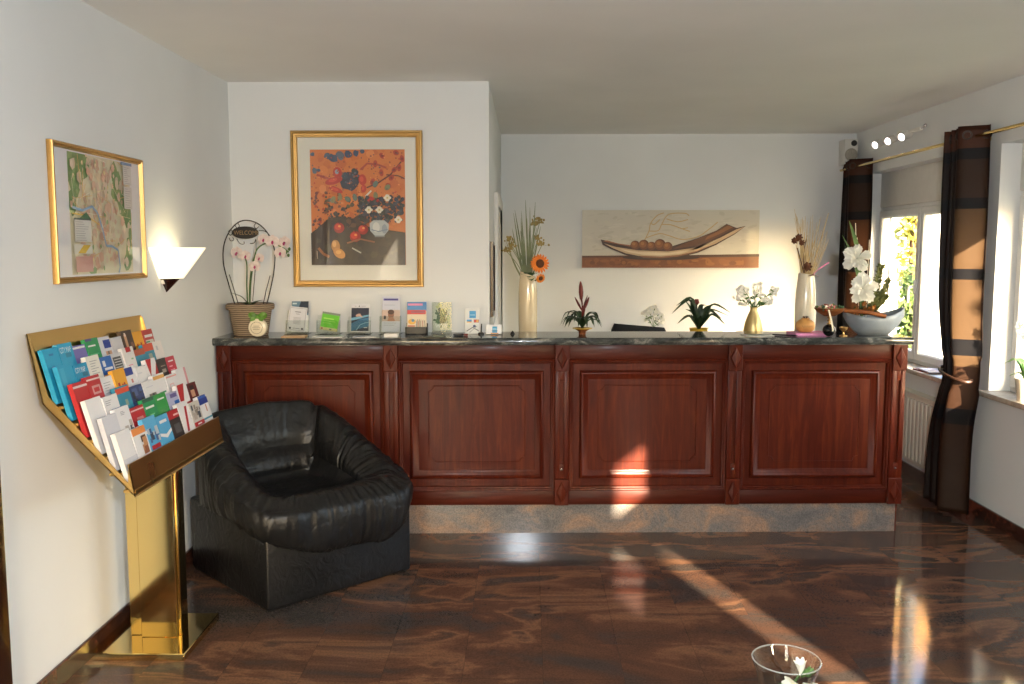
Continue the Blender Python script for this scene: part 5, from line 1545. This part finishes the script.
# twig vase, clay jar, book, dish, goblet --------------------------------------
tv = thing('tall_vase', 'tall ivory ceramic vase holding pale dried twigs', 'vase', (1.688, 5.50, DZ))
vase_mesh([(.052, 0), (.058, .006), (.061, .10), (.061, .20), (.058, .28), (.052, .34), (.047, .385), (.046, .395)], .012, M['ivory'], tv)
tw = thing('dried_twigs', 'pale dried twigs with brown pods in the ivory vase', 'dried twigs', (1.688, 5.50, DZ + .30))
R = random.Random(33)
mb = MB()
for k in range(46):
    px, py = R.uniform(795, 829), R.uniform(214, 246)
    if k < 3: px, py = (795, 797, 829)[k], (210, 218, 214)[k]
    t = Vector(((px - 807) / K3, R.uniform(-.06, .06), 1.6 - (py - 250) / K3 - DZ - .30))
    b = Vector((R.uniform(-.025, .025), R.uniform(-.02, .02), 0))
    m1 = b.lerp(t, .5) + Vector((R.uniform(-.012, .012), 0, 0))
    mb.tube(catmull([b, m1, t], 4), [.0028 - .0018 * j / 8 for j in range(9)], 4)
mb.build('twigs', M['twig'], tw)
mb = MB()
for pts in ([(803, 272), (799, 258), (796, 248)], [(804, 272), (802, 255), (805, 236)]):
    mb.tube(catmull([Vector(((x - 807) / K3, -.03, 1.6 - (y - 250) / K3 - DZ - .30)) for x, y in pts], 4), .003, 5)
mb.build('dark_twig', M['twig_dark'], tw)
for px, py, r in ((792, 241, .016), (796, 238, .018), (799, 243, .014), (805, 266, .022)):
    c = Vector(((px - 807) / K3, -.045, 1.6 - (py - 250) / K3 - DZ - .30))
    mb = MB()
    mb.ball(c, r, 10, (1, .8, 1.1))
    for j in range(7):
        d = Vector((math.cos(j * .9), -.4, math.sin(j * .9))).normalized(); mb.strip([c, c + d * r * 1.2, c + d * r * 1.5], [r * .3, r * .35, .001], (0, -1, 0), .3)
    mb.build('seed_pod', M['brown_seed'], tw)
MB().tube([Vector(((x - 807) / K3, -.02, 1.6 - (y - 250) / K3 - DZ - .30)) for x, y in ((812, 274), (818, 268), (827, 262))], [.002, .003, .005], 5).build('pink_plume', M['pink'], tw)
MB().strip([Vector(((x - 807) / K3, -.055, 1.6 - (y - 250) / K3 - DZ - .30)) for x, y in ((806, 275), (811, 274), (817, 276))], [.003, .008, .001], (0, -.6, 1), .2).build('dry_leaf', M['bark'], tw)

cj = thing('clay_jar', 'small squat ochre clay jar with lettering in front of the ivory vase', 'jar', (1.588, 5.165, 1.1345))
MB().lathe([(.0, 0), (.034, 0), (.048, .012), (.055, .034), (.050, .054), (.034, .068), (.022, .072), (.024, .078), (.014, .076), (.0, .07)], n=28, cap1=False, sx=1.0).build('body', M['terracotta'], cj)
mb = MB(); R = random.Random(2)
for k in range(6):
    p = Vector((.0, 0, .072)); d = Vector((math.cos(k), math.sin(k), 1.0)).normalized()
    mb.tube([p, p + d * .018], .0012, 4); mb.ball(p + d * .018, .0045, 6)
mb.build('sprig', M['twig_dark'], cj)
a = Art(lambda u, v, d: (.0555 * math.sin(u), -.0555 * math.cos(u) - d, .034 + v))
for k in range(8): a.line([(-.62 + .15 * k, -.006), (-.56 + .15 * k, .006), (-.50 + .15 * k, -.005)], .003, (110, 66, 36), 1)
a.build('lettering', M['print'], cj)
flat('notebook', 'pink notebook lying under the clay jar', 'notebook', 1.600, 5.145, .20, .15, .0145, (214, 136, 180), .06)
flat('leaflet', 'printed leaflet lying on the counter before the gold vase', 'leaflet', 1.30, 5.10, .16, .11, .003, (206, 204, 196), .1, lambda a: (a.rect(.1, .1, .5, .5, (110, 126, 100)), a.rect(.55, .2, .95, .7, (150, 156, 150)), a.rect(.1, .6, .5, .9, (90, 100, 96))))
mb = MB(); mb.tube([(-.07, 0, .005), (.055, 0, .005), (.07, 0, .004)], [.0045, .0045, .001], 8)
o = mb.build('pen', M['black'], None, loc=(1.445, 5.06, 1.1197)); o.rotation_euler = (0, 0, -.45); tag(o, 'black ballpoint pen lying left of the pink notebook', 'pen')

pd = thing('potpourri_dish', 'shallow dish of coloured potpourri on a black ball foot', 'dish', (1.685, 5.05, 1.1195))
MB().ball((0, 0, .0345), .0345, 20).build('ball_foot', M['black_gloss'], pd)
mb = MB()
pts = [Vector((.010 * math.cos(t), .010 * math.sin(t), .064 + .05 * t / (6 * PI))) for t in [k * 6 * PI / 40 for k in range(41)]]
mb.tube(pts, .003, 6); mb.lathe([(.008, .064), (.005, .075), (.005, .105), (.014, .116)], n=12); mb.build('twisted_stem', M['gold'], pd)
MB().lathe([(.0, .112), (.03, .114), (.068, .138), (.084, .158), (.080, .160), (.064, .144), (.0, .122)], n=28, cap0=False, cap1=False).build('bowl', M['bark'], pd)
mb = MB(); mb.strip(catmull([Vector((-.030, -.074, .155)), Vector((-.022, -.085, .115)), Vector((.0, -.058, .06)), Vector((.01, -.035, .03))], 4), [.005] * 13, (0, -1, .2), 0); mb.build('ribbon', M['ivory'], pd)
R = random.Random(12)
pal = [(176, 54, 50), (206, 120, 116), (92, 110, 60), (214, 196, 160), (150, 80, 50), (226, 206, 190), (60, 90, 60)]
a = Art(None)
for k in range(90):
    t, r = R.uniform(0, 2 * PI), .076 * math.sqrt(R.random())
    c = Vector((r * math.cos(t), r * math.sin(t), .150 + R.uniform(0, .016) + .010 * (1 - r / .076)))
    m = Matrix.Translation(c) @ Matrix.Rotation(R.uniform(0, 6), 4, (R.uniform(-1, 1), R.uniform(-1, 1), 1))
    s = R.uniform(.006, .012)
    a.box((-s, -s * .7, -s * .35), (s, s * .7, s * .35), R.choice(pal), m)
o = a.build('potpourri', M['print'], pd); o['kind'] = 'stuff'

gb = thing('brass_goblet', 'tiny brass goblet standing between the potpourri dish and the boat bowl', 'goblet', (1.775, 5.075, 1.1195))
MB().lathe([(.022, 0), (.022, .003), (.006, .008), (.004, .02), (.010, .028), (.020, .036), (.023, .050), (.021, .050), (.016, .038), (0, .032)], n=20, cap1=False).build('cup', M['gold'], gb)

bb = thing('boat_bowl', 'grey-blue boat-shaped stoneware bowl on the right counter end', 'bowl', (1.975, 5.165, 1.1195), CA)
mb = MB(); NR = 28; rs_o = []
for i in range(NR + 1):
    t = -1 + 2 * i / NR
    xt = t * .168
    w = .088 * max(0.0, 1 - abs(t) ** 2.4) ** .75 + .002
    ztop = .106 + .036 * abs(t) ** 2 + .014 * t
    zk = .104 * max(0, (abs(t) - .38) / .62) ** 1.7
    sec = []
    for j in range(13):
        q = -1 + j / 6.0
        ang = q * PI / 2
        sec.append((xt * (1 - .0 * (1 - abs(q))), w * math.sin(ang) * (1.0), zk + (ztop - zk) * (1 - math.cos(ang)) ** .8))
    rs_o.append(sec)
mb.rings(rs_o, False)
hull = mb.build('hull', M['boat'], bb, ang=60)
so = hull.modifiers.new('thickness', 'SOLIDIFY'); so.thickness = .007; so.offset = 1
bs = MB(); bs.tube(catmull([Vector((-.118, -.004, .016)), Vector((0, -.010, .008)), Vector((.118, .006, -.016))], 5), .012, 12)
o = bs.build('bark_roll', M['bark'], None, loc=(1.885, 5.062, 1.2475)); tag(o, 'brown bark roll laid across the front rim of the boat bowl', 'bark roll')

M['olive'] = mat_leaf('olive_sprig', (74, 82, 44), (112, 112, 62), .25, 20)
fa = thing('flower_arrangement', 'large white silk blooms with evergreen sprig and cones in the boat bowl', 'flowers', (1.908, 5.165, 1.175))
MB().ball((.055, 0, .006), .055, 16, (1.5, .75, .45)).build('moss', M['leaf'], fa)
def fz(px, py, y=0.0): return Vector((px - 868, 0, 0)) / K4 + Vector((0, y, 1.6 - (py - 250) / K4 - 1.175))
K4 = 900 / 5.26
def bloom(px, py, r, y, nrm, seed):
    R = random.Random(seed); c = fz(px, py, y); n = Vector(nrm).normalized(); a = n.orthogonal().normalized(); b = n.cross(a)
    st = MB().tube(catmull([Vector((0, 0, 0)), Vector((c.x * .3, c.y * .5, c.z * .6)), c - n * .01], 5), .0035, 6).build('stem', M['leaf_mid'], fa)
    mb = MB()
    for ring, (k, L, lift) in enumerate(((5, 1.12, .05), (6, .95, .30), (5, .72, .62), (4, .45, .95))):
        for i in range(k):
            t0 = 2 * PI * (i + .5 * ring) / k + R.uniform(-.2, .2)
            l = r * L * R.uniform(.85, 1.12); sp_ = R.uniform(.50, .66); lf_ = lift * R.uniform(.7, 1.3); so = R.uniform(0, 50)
            rows = []
            for jr in range(7):
                q = jr / 6
                row = []
                for js in range(-5, 6):
                    w = js / 5
                    edge = 1 - .22 * w * w - .10 * abs(math.sin(w * 5 + so)) * q
                    rr = l * q * edge
                    ang = t0 + w * sp_ * (1 - .25 * q)
                    up = l * lf_ * math.sin(q * 1.7) + l * q * .16 * noise.noise(Vector((w * 2.4 + so, q * 2.2, seed))) + l * .10 * w * w * q
                    row.append(c + (a * math.cos(ang) + b * math.sin(ang)) * (rr + .002) + n * up)
                rows.append(row)
            mb.rings(rows, False)
    mb.build('bloom', M['white_petal'], st, ang=80)
bloom(858, 258, .078, -.05, (-.25, -1, .35), 1)
bloom(864, 287, .080, -.06, (-.1, -1, .2), 2)
mb = MB()
for tip, w in (((851, 222), .015), ((845, 236), .008), ((848, 246), .005), ((862, 262), .012)):
    t = fz(*tip, -.02); mb.strip(catmull([Vector((0, 0, .02)), Vector((t.x * .35, -.01, t.z * .65)), t], 4), [.004, w * .5, w * .8, w, w, w * .9, w * .7, w * .4, .001], (0, -1, .3), .3)
mb.build('blade_leaf', M['leaf_mid'], fa)
mb = MB()
for x0, x1, y1 in ((866, 859, 224), (868, 861, 238), (869, 866, 250), (872, 873, 240)):
    mb.tube([fz(x0, 318), fz((x0 + x1) / 2, 280, .01), fz(x1, y1, .01)], .0024, 5)
mb.build('white_stick', M['ivory'], fa)
R = random.Random(14)
mb = MB()
ax_ = [fz(876, 312, .0), fz(880, 295, .0), fz(882, 280, .0), fz(885, 266, .0)]
for br_ in (ax_, [fz(878, 304), fz(888, 292), fz(892, 280)], [fz(876, 312), fz(884, 304), fz(890, 296)]):
    c_ = catmull(br_, 6); mb.tube(c_, .002, 4)
    for p in c_:
        for q in range(12):
            d = Vector((R.uniform(-1, 1), R.uniform(-1, .6), R.uniform(.1, 1))).normalized()
            mb.strip([p, p + d * .015, p + d * .030], [.002, .0050, .0005], (0, -1, 0), .2)
mb.build('evergreen_sprig', M['olive'], fa)
mb = MB()
for px, py, r in ((860, 309, .022), (868, 308, .020), (875, 306, .024), (867, 302, .016)):
    c = fz(px, py, -.045)
    mb.ball(c, r * .6, 8)
    for k in range(26):
        d = Vector((R.gauss(0, 1), R.gauss(0, 1), R.gauss(0, 1))).normalized()
        mb.strip([c + d * r * .4, c + d * r * .85, c + d * r], [r * .2, r * .24, r * .05], d.orthogonal(), .2)
mb.build('cones', M['cone'], fa)
mb = MB()
for k in range(14):
    d = Vector((R.uniform(-1, 1), R.uniform(-1, .2), R.uniform(.2, 1))).normalized(); p = fz(862 + k % 5 * 4, 312, -.02)
    mb.strip([p, p + d * .035, p + d * .06], [.004, .014, .001], (0, -1, .4), .25)
mb.build('foliage', M['leaf'], fa)

# ------------------------------------------------------------------ behind the counter
oc = thing('office_chair', 'black office chair whose backrest top shows above the counter', 'chair', (.80, 6.42, 0), .15)
mb = MB(); rs = []
for j in range(13):
    z = .55 + .52 * j / 12
    w = .22 * (1 - .35 * abs(j / 12 - .45) ** 2.2) ; th_ = .035
    cx = .03 * math.sin(j / 12 * PI)
    ring = []
    for k in range(24):
        t = 2 * PI * k / 24
        ct_, st_ = math.cos(t), math.sin(t)
        xx = math.copysign(abs(ct_) ** .5, ct_) * w * (1 if j not in (0, 12) else .93); yy = math.copysign(abs(st_) ** .6, st_) * th_ * (1 if j not in (0, 12) else .5)
        ring.append((xx, yy - cx + .5 * xx * xx, z + (-.018 * (xx / w + .4) if j > 9 else 0)))
    rs.append(ring)
mb.rings(rs, True, True, True); mb.build('backrest', M['fabric_black'], oc, ang=60)
MB().box(-.24, .24, -.50, -.04, .44, .53, .03, 3).build('seat', M['fabric_black'], oc)
MB().box(-.03, .03, -.10, .045, .40, .70, .01).build('back_bracket', M['black'], oc)
MB().tube([(0, -.27, .10), (0, -.27, .45)], .025, 12).build('gas_column', M['black'], oc)
for k in range(5):
    t = 2 * PI * k / 5 + .3; d = Vector((math.cos(t), math.sin(t), 0))
    lg = MB().tube([Vector((0, -.27, .11)), Vector((0, -.27, .09)) + d * .29], [.022, .014], 8).build('leg', M['black'], oc)
    MB().ball(Vector((0, -.27, .028)) + d * .28, .028, 10).tube([Vector((0, -.27, .05)) + d * .28, Vector((0, -.27, .09)) + d * .28], .008, 6).build('caster', M['black'], lg)
cab = thing('low_sideboard', 'low wooden sideboard along the back wall behind the counter', 'sideboard', (1.15, 7.38, 0))
MB().box(-.9, .9, -.22, .22, .06, .78).build('body', M['wood'], cab, smooth=False)
MB().box(-.92, .92, -.24, .24, .779, .805, .003).build('top', M['wood_h'], cab)
MB().box(-.86, .86, -.19, .21, 0, .061).build('plinth', M['black'], cab, smooth=False)
for x in (-.45, .45):
    dr = MB().box(x - .43, x + .43, -.238, -.219, .09, .76, .003).build('door', M['wood'], cab)
    MB().ball((x + (.36 if x < 0 else -.36), -.25, .45), .014, 10).build('knob', M['brass'], dr)
sv2 = thing('small_vase', 'small white vase on the sideboard behind the black office chair', 'vase', (1.005, 7.22, .8052))
MB().lathe([(.0, 0), (.035, 0), (.05, .05), (.045, .11), (.025, .16), (.028, .18), (.022, .178), (.02, .14)], n=24, cap1=False).build('body', M['ivory'], sv2)
K5 = 900 / 7.27
spray('white_blossom_bunch', 'small bunch of white flowers behind the office chair backrest', (1.005, 7.22, .965), [(646, 313), (650, 310), (655, 309), (660, 311), (664, 315), (649, 318), (657, 316), (662, 320)], M['white_petal'], K5, 654.5, .965, seed=9, n=6, r=.016)

# ------------------------------------------------------------------ window sills
for k, (col, lab, y, dz, r) in enumerate((((120, 44, 50), 'dark red magazine on the far window sill', 6.15, 0, .1), ((206, 200, 206), 'pale magazine lying on top of the dark red one', 6.10, .0085, -.08))):
    a = Art(lambda u, v, d: (-.07 + u * .14, -.11 + v * .22, .008 + d), .0002)
    a.box((-.07, -.11, 0), (.07, .11, .008), col); a.rect(.08, .7, .9, .9, tuple(min(255, c + 40) for c in col)); a.rect(.1, .1, .9, .6, tuple(max(0, c - 30) for c in col))
    o = a.build('magazine', M['print']); o.location = (2.755, y, .7745 + dz); o.rotation_euler = (0, 0, r); tag(o, lab, 'magazine')
sp_ = thing('potted_orchid', 'white pot with green orchid leaves on the near window sill at the picture edge', 'plant', (2.735, 4.93, .7745))
MB().lathe([(.0, 0), (.045, 0), (.060, .11), (.064, .125), (.058, .125), (.052, .10), (0, .10)], n=28, cap1=False).build('pot', M['ivory'], sp_)
for dx, dy, dz in ((-.10, .06, .22), (-.06, -.09, .21), (.04, .12, .18), (-.04, .13, .22), (.05, -.10, .2), (-.07, .06, .15)):
    d = Vector((dx, dy, 0)); MB().strip(catmull([Vector((0, 0, .10)), d * .45 + Vector((0, 0, dz)), d + Vector((0, 0, dz - .02))], 5), [.008, .016, .022, .026, .028, .027, .025, .021, .016, .009, .002], (0, 0, 1), .22).build('leaf', M['leaf_mid'], sp_)
MB().tube(catmull([Vector((0, 0, .10)), Vector((.0, .0, .28)), Vector((-.01, .06, .42))], 5), .003, 5).build('stem', M['leaf_mid'], sp_)
mb = MB(); R = random.Random(6)
for c in ((-.01, .06, .42), (-.005, .04, .36), (-.01, .09, .40)):
    c = Vector(c)
    for k in range(6):
        d = Vector((-.3, math.cos(k * 1.05), math.sin(k * 1.05))).normalized(); mb.strip([c, c + d * .02, c + d * .035], [.003, .014, .004], (-1, 0, 0), .15)
mb.build('blossoms', M['white_petal'], sp_)

# ------------------------------------------------------------------ glass vase in the foreground, on a coffee table below the picture
tb = thing('coffee_table', 'round dark wooden coffee table under the glass vase', 'table', (.50, 1.62, 0))
MB().lathe([(.0, .420), (.44, .420), (.45, .428), (.45, .445), (.44, .452), (0, .452)], n=48, cap0=False, cap1=False).build('top', M['wood_dark'], tb)
MB().lathe([(.05, .03), (.04, .20), (.06, .42)], n=20).build('pedestal', M['wood_dark'], tb)
MB().lathe([(.0, 0), (.24, 0), (.24, .02), (.06, .035), (0, .035)], n=36, cap0=False, cap1=False).build('foot', M['wood_dark'], tb)
gl = thing('glass_vase', 'clear flared glass vase at the bottom picture edge', 'vase', (.567, 1.90, .4522))
RO = [(.0, .004), (.052, .004), (.058, .012), (.058, .08), (.057, .16), (.059, .20), (.064, .228), (.0715, .248), (.0735, .256)]
RI = [(.0715, .2575), (.0685, .249), (.0612, .229), (.056, .20), (.054, .16), (.055, .08), (.055, .020), (.045, .014), (.0, .014)]
MB().lathe([(.0, 0), (.052, 0)] + RO[2:] + RI, n=56, cap0=False, cap1=False).build('body', M['vase_glass'], gl, ang=60)
MB().tube([(.0725 * math.cos(2 * PI * k / 64), .0725 * math.sin(2 * PI * k / 64), .2572) for k in range(65)], .0017, 8, caps=False).build('rim', M['glass_rim'], gl)
fr = thing('freesia', 'white freesia with green buds standing in the glass vase', 'flower', (.567, 1.90, .470))
def gz(px, py, y=0.0): return Vector(((px - 787) / (900 / 2.02), y, 1.6 - (py - 250) / (900 / 2.02) - .470))
MB().tube(catmull([Vector((-.01, .0, .0)), gz(789, 684), gz(797, 668), gz(805, 656)], 5), .0028, 6).build('stem', M['leaf_mid'], fr)
R = random.Random(19)
def fre(px, py, y, d, L, w):
    c = gz(px, py, y); d = Vector(d).normalized()
    mb = MB(); a = d.orthogonal().normalized(); b = d.cross(a)
    for k in range(6):
        t = 2 * PI * k / 6; e = a * math.cos(t) + b * math.sin(t)
        mb.strip([c, c + d * L * .45 + e * w * .35, c + d * L * .8 + e * w * .8, c + d * L + e * w * 1.15], [w * .15, w * .45, w * .55, w * .15], (e * -1 + d * .6), .15)
    mb.build('blossom', M['white_petal'], fr)
fre(801, 663, -.01, (-.15, -.15, .95), .042, .012)
fre(797, 669, -.02, (-.9, -.4, .3), .034, .014)
fre(801, 667, -.02, (.55, -.6, -.1), .028, .013)
fre(795, 676, -.02, (.3, -.6, -.4), .042, .017)
fre(791, 675, -.02, (-.7, -.4, -.2), .040, .017)
fre(789, 682, -.02, (-.5, -.6, -.1), .050, .022)
mb = MB()
for (x0, y0), (x1, y1), r in (((800, 662), (806, 652), .0055), ((803, 659), (811, 652), .005), ((804, 658), (813, 655), .0045), ((803, 660), (809, 658), .005), ((804, 657), (808, 650), .004), ((790, 671), (776, 669), .005), ((782, 670), (772, 673), .004)):
    p, q = gz(x0, y0, -.015), gz(x1, y1, -.02); mb.tube([p, p.lerp(q, .4), p.lerp(q, .75), q], [.002, r, r * .9, .001], 6)
mb.build('buds', M['leaf_bud'] if 'leaf_bud' in M else M['leaf_mid'], fr)

# ------------------------------------------------------------------ outdoors
gd = MB(); gd.box(XR + .2, 40, -30, 60, -.40, -.30); o = gd.build('garden_ground', M['grass_ground'] if 'grass_ground' in M else M['leaf'], None, smooth=False); o['kind'] = 'structure'
M['autumn'] = mat_leaf('autumn_leaf', (120, 128, 62), (186, 172, 86), .4, 2.0)
M['garden'] = mat_leaf('garden_leaf', (70, 92, 52), (112, 130, 70), .4, 2.0)
def tree(label, loc, h, r, zc, mat, n, seed, s=.09):
    root = thing('garden_tree', label, 'tree', loc, 0)
    R = random.Random(seed)
    MB().tube([(0, 0, 0), (.03, 0, h * .5), (0, .02, h * .95)], [.09, .06, .015], 10).build('trunk', M['twig_dark'], root)
    mb = MB()
    for k in range(n):
        d = Vector((R.gauss(0, 1), R.gauss(0, 1), R.gauss(0, 1))).normalized() * (R.random() ** .4)
        c = Vector((d.x * r, d.y * r, zc + d.z * (h - zc)))
        u = Vector((R.gauss(0, 1), R.gauss(0, 1), R.gauss(0, 1))).normalized(); v = u.orthogonal().normalized(); q = s * R.uniform(.6, 1.2)
        mb.face([c - u * q, c + v * q * .5, c + u * q, c - v * q * .5])
    mb.build('foliage', mat, root, smooth=False)
    return root
tree('yellow-green autumn tree seen through the far window', (5.98, 14.2, -.3), 4.4, .25, 2.6, M['autumn'], 900, 1)
tree('green shrub low outside the far window', (5.50, 13.0, -.3), 1.75, .20, .9, M['garden'], 500, 2)
tree('unseen leafy tree added outside to shade the far window', (4.55, 1.56, -.3), 3.9, .62, 2.5, M['garden'], 4200, 3, .09)  # out of view, put where it blocks sun on the far window
hs = thing('added_garden_house', 'pale house added beyond the autumn tree to whiten the far window', 'house', (8.6, 19, -.3))  # added so the far window looks out on bright white
MB().box(-3.2, 3.2, -3, 3, 0, 5.2).build('walls', M['white_gloss'], hs, smooth=False)
mb = MB(); mb.rings([[(-3.5, -3.4, 5.15), (-3.5, 0, 7.6), (-3.5, 3.4, 5.15)], [(3.5, -3.4, 5.15), (3.5, 0, 7.6), (3.5, 3.4, 5.15)]], True, True, True)
mb.build('roof', M['terracotta'], hs, smooth=False)

# ------------------------------------------------------------------ light
world = bpy.data.worlds.new('World'); SC.world = world; world.use_nodes = True
nt = world.node_tree; bg = nt.nodes['Background']
sky = nt.nodes.new('ShaderNodeTexSky'); sky.sky_type = 'NISHITA'; sky.sun_disc = False
sky.sun_elevation = math.radians(16); sky.sun_rotation = math.radians(157); sky.air_density = 1.0; sky.dust_density = 4.0
nt.links.new(sky.outputs[0], bg.inputs['Color']); bg.inputs['Strength'].default_value = SKY

def light(name, typ, loc, energy, col=(1, 1, 1), **k):
    l = bpy.data.lights.new(name, typ); l.energy = energy; l.color = col
    for a_, v_ in k.items(): setattr(l, a_, v_)
    o = bpy.data.objects.new(name, l); COL.objects.link(o); o.location = loc
    return o
s = light('sun', 'SUN', (6, -6, 6), SUN, (1.0, .82, .58), angle=math.radians(.6))
s.rotation_euler = Vector((-.318, .948, -.245)).to_track_quat('-Z', 'Y').to_euler()
for nm, w, sd_ in (('window_light', W1, 1), ('window_light', W2, 1), ('window_light', W3, 1)):
    X = XR + .21 if sd_ > 0 else XL - .21
    o = light(nm, 'AREA', (X, (w[0] + w[1]) / 2, (w[2] + w[3]) / 2), 1.0, shape='RECTANGLE', size=w[1] - w[0], size_y=w[3] - w[2])
    o.rotation_euler = Vector((-sd_, 0, 0)).to_track_quat('-Z', 'Y').to_euler()
    o.data.cycles.is_portal = True
o = light('window_light', 'AREA', (-.83, YF - .21, 1.1), 1.0, shape='RECTANGLE', size=1.1, size_y=2.2); o.rotation_euler = (PI / 2, 0, 0); o.data.cycles.is_portal = True  # sky portal for the added glazed door
f = light('camera_flash', 'SPOT', (.26, .06, 1.72), FLASH, (.86, .93, 1.0), shadow_soft_size=.03, spot_size=math.radians(100), spot_blend=.5)
f.rotation_euler = Vector((0, 1, -.02)).to_track_quat('-Z', 'Y').to_euler()
light('wall_lamp_bulb', 'POINT', (XL + .075, 4.275, 1.585), LAMP, (1.0, .84, .46), shadow_soft_size=.02)
for y in (.30, .06, -.18):
    p = Vector((2.66, 6.62 + y, 2.40)) + sd * .066 + Vector((-.02, 0, 0))
    o = light('spot_bulb', 'SPOT', p, SPOTS, (1, .93, .85), shadow_soft_size=.02, spot_size=math.radians(60), spot_blend=.6)
    o.rotation_euler = sd.to_track_quat('-Z', 'Y').to_euler()

# ------------------------------------------------------------------ camera and picture settings
cam = bpy.data.cameras.new('camera'); cam.sensor_width = 36; cam.lens = 900 / 1024 * 36; cam.clip_start = .05
co = bpy.data.objects.new('camera', cam); COL.objects.link(co)
co.location = (0, 0, 1.6); co.rotation_euler = (PI / 2 - .1018, 0, .0177)
SC.camera = co
SC.view_settings.view_transform = 'Standard'; SC.view_settings.look = 'None'
SC.view_settings.gamma = 1.0; SC.view_settings.exposure = EXPOSURE; SC.view_settings.use_curve_mapping = False
cy = SC.cycles
cy.use_denoising = True
cy.max_bounces = 10; cy.diffuse_bounces = 6; cy.glossy_bounces = 5; cy.transparent_max_bounces = 16; cy.transmission_bounces = 6
cy.sample_clamp_indirect = 6.0; cy.caustics_reflective = True; cy.caustics_refractive = False; cy.blur_glossy = .3
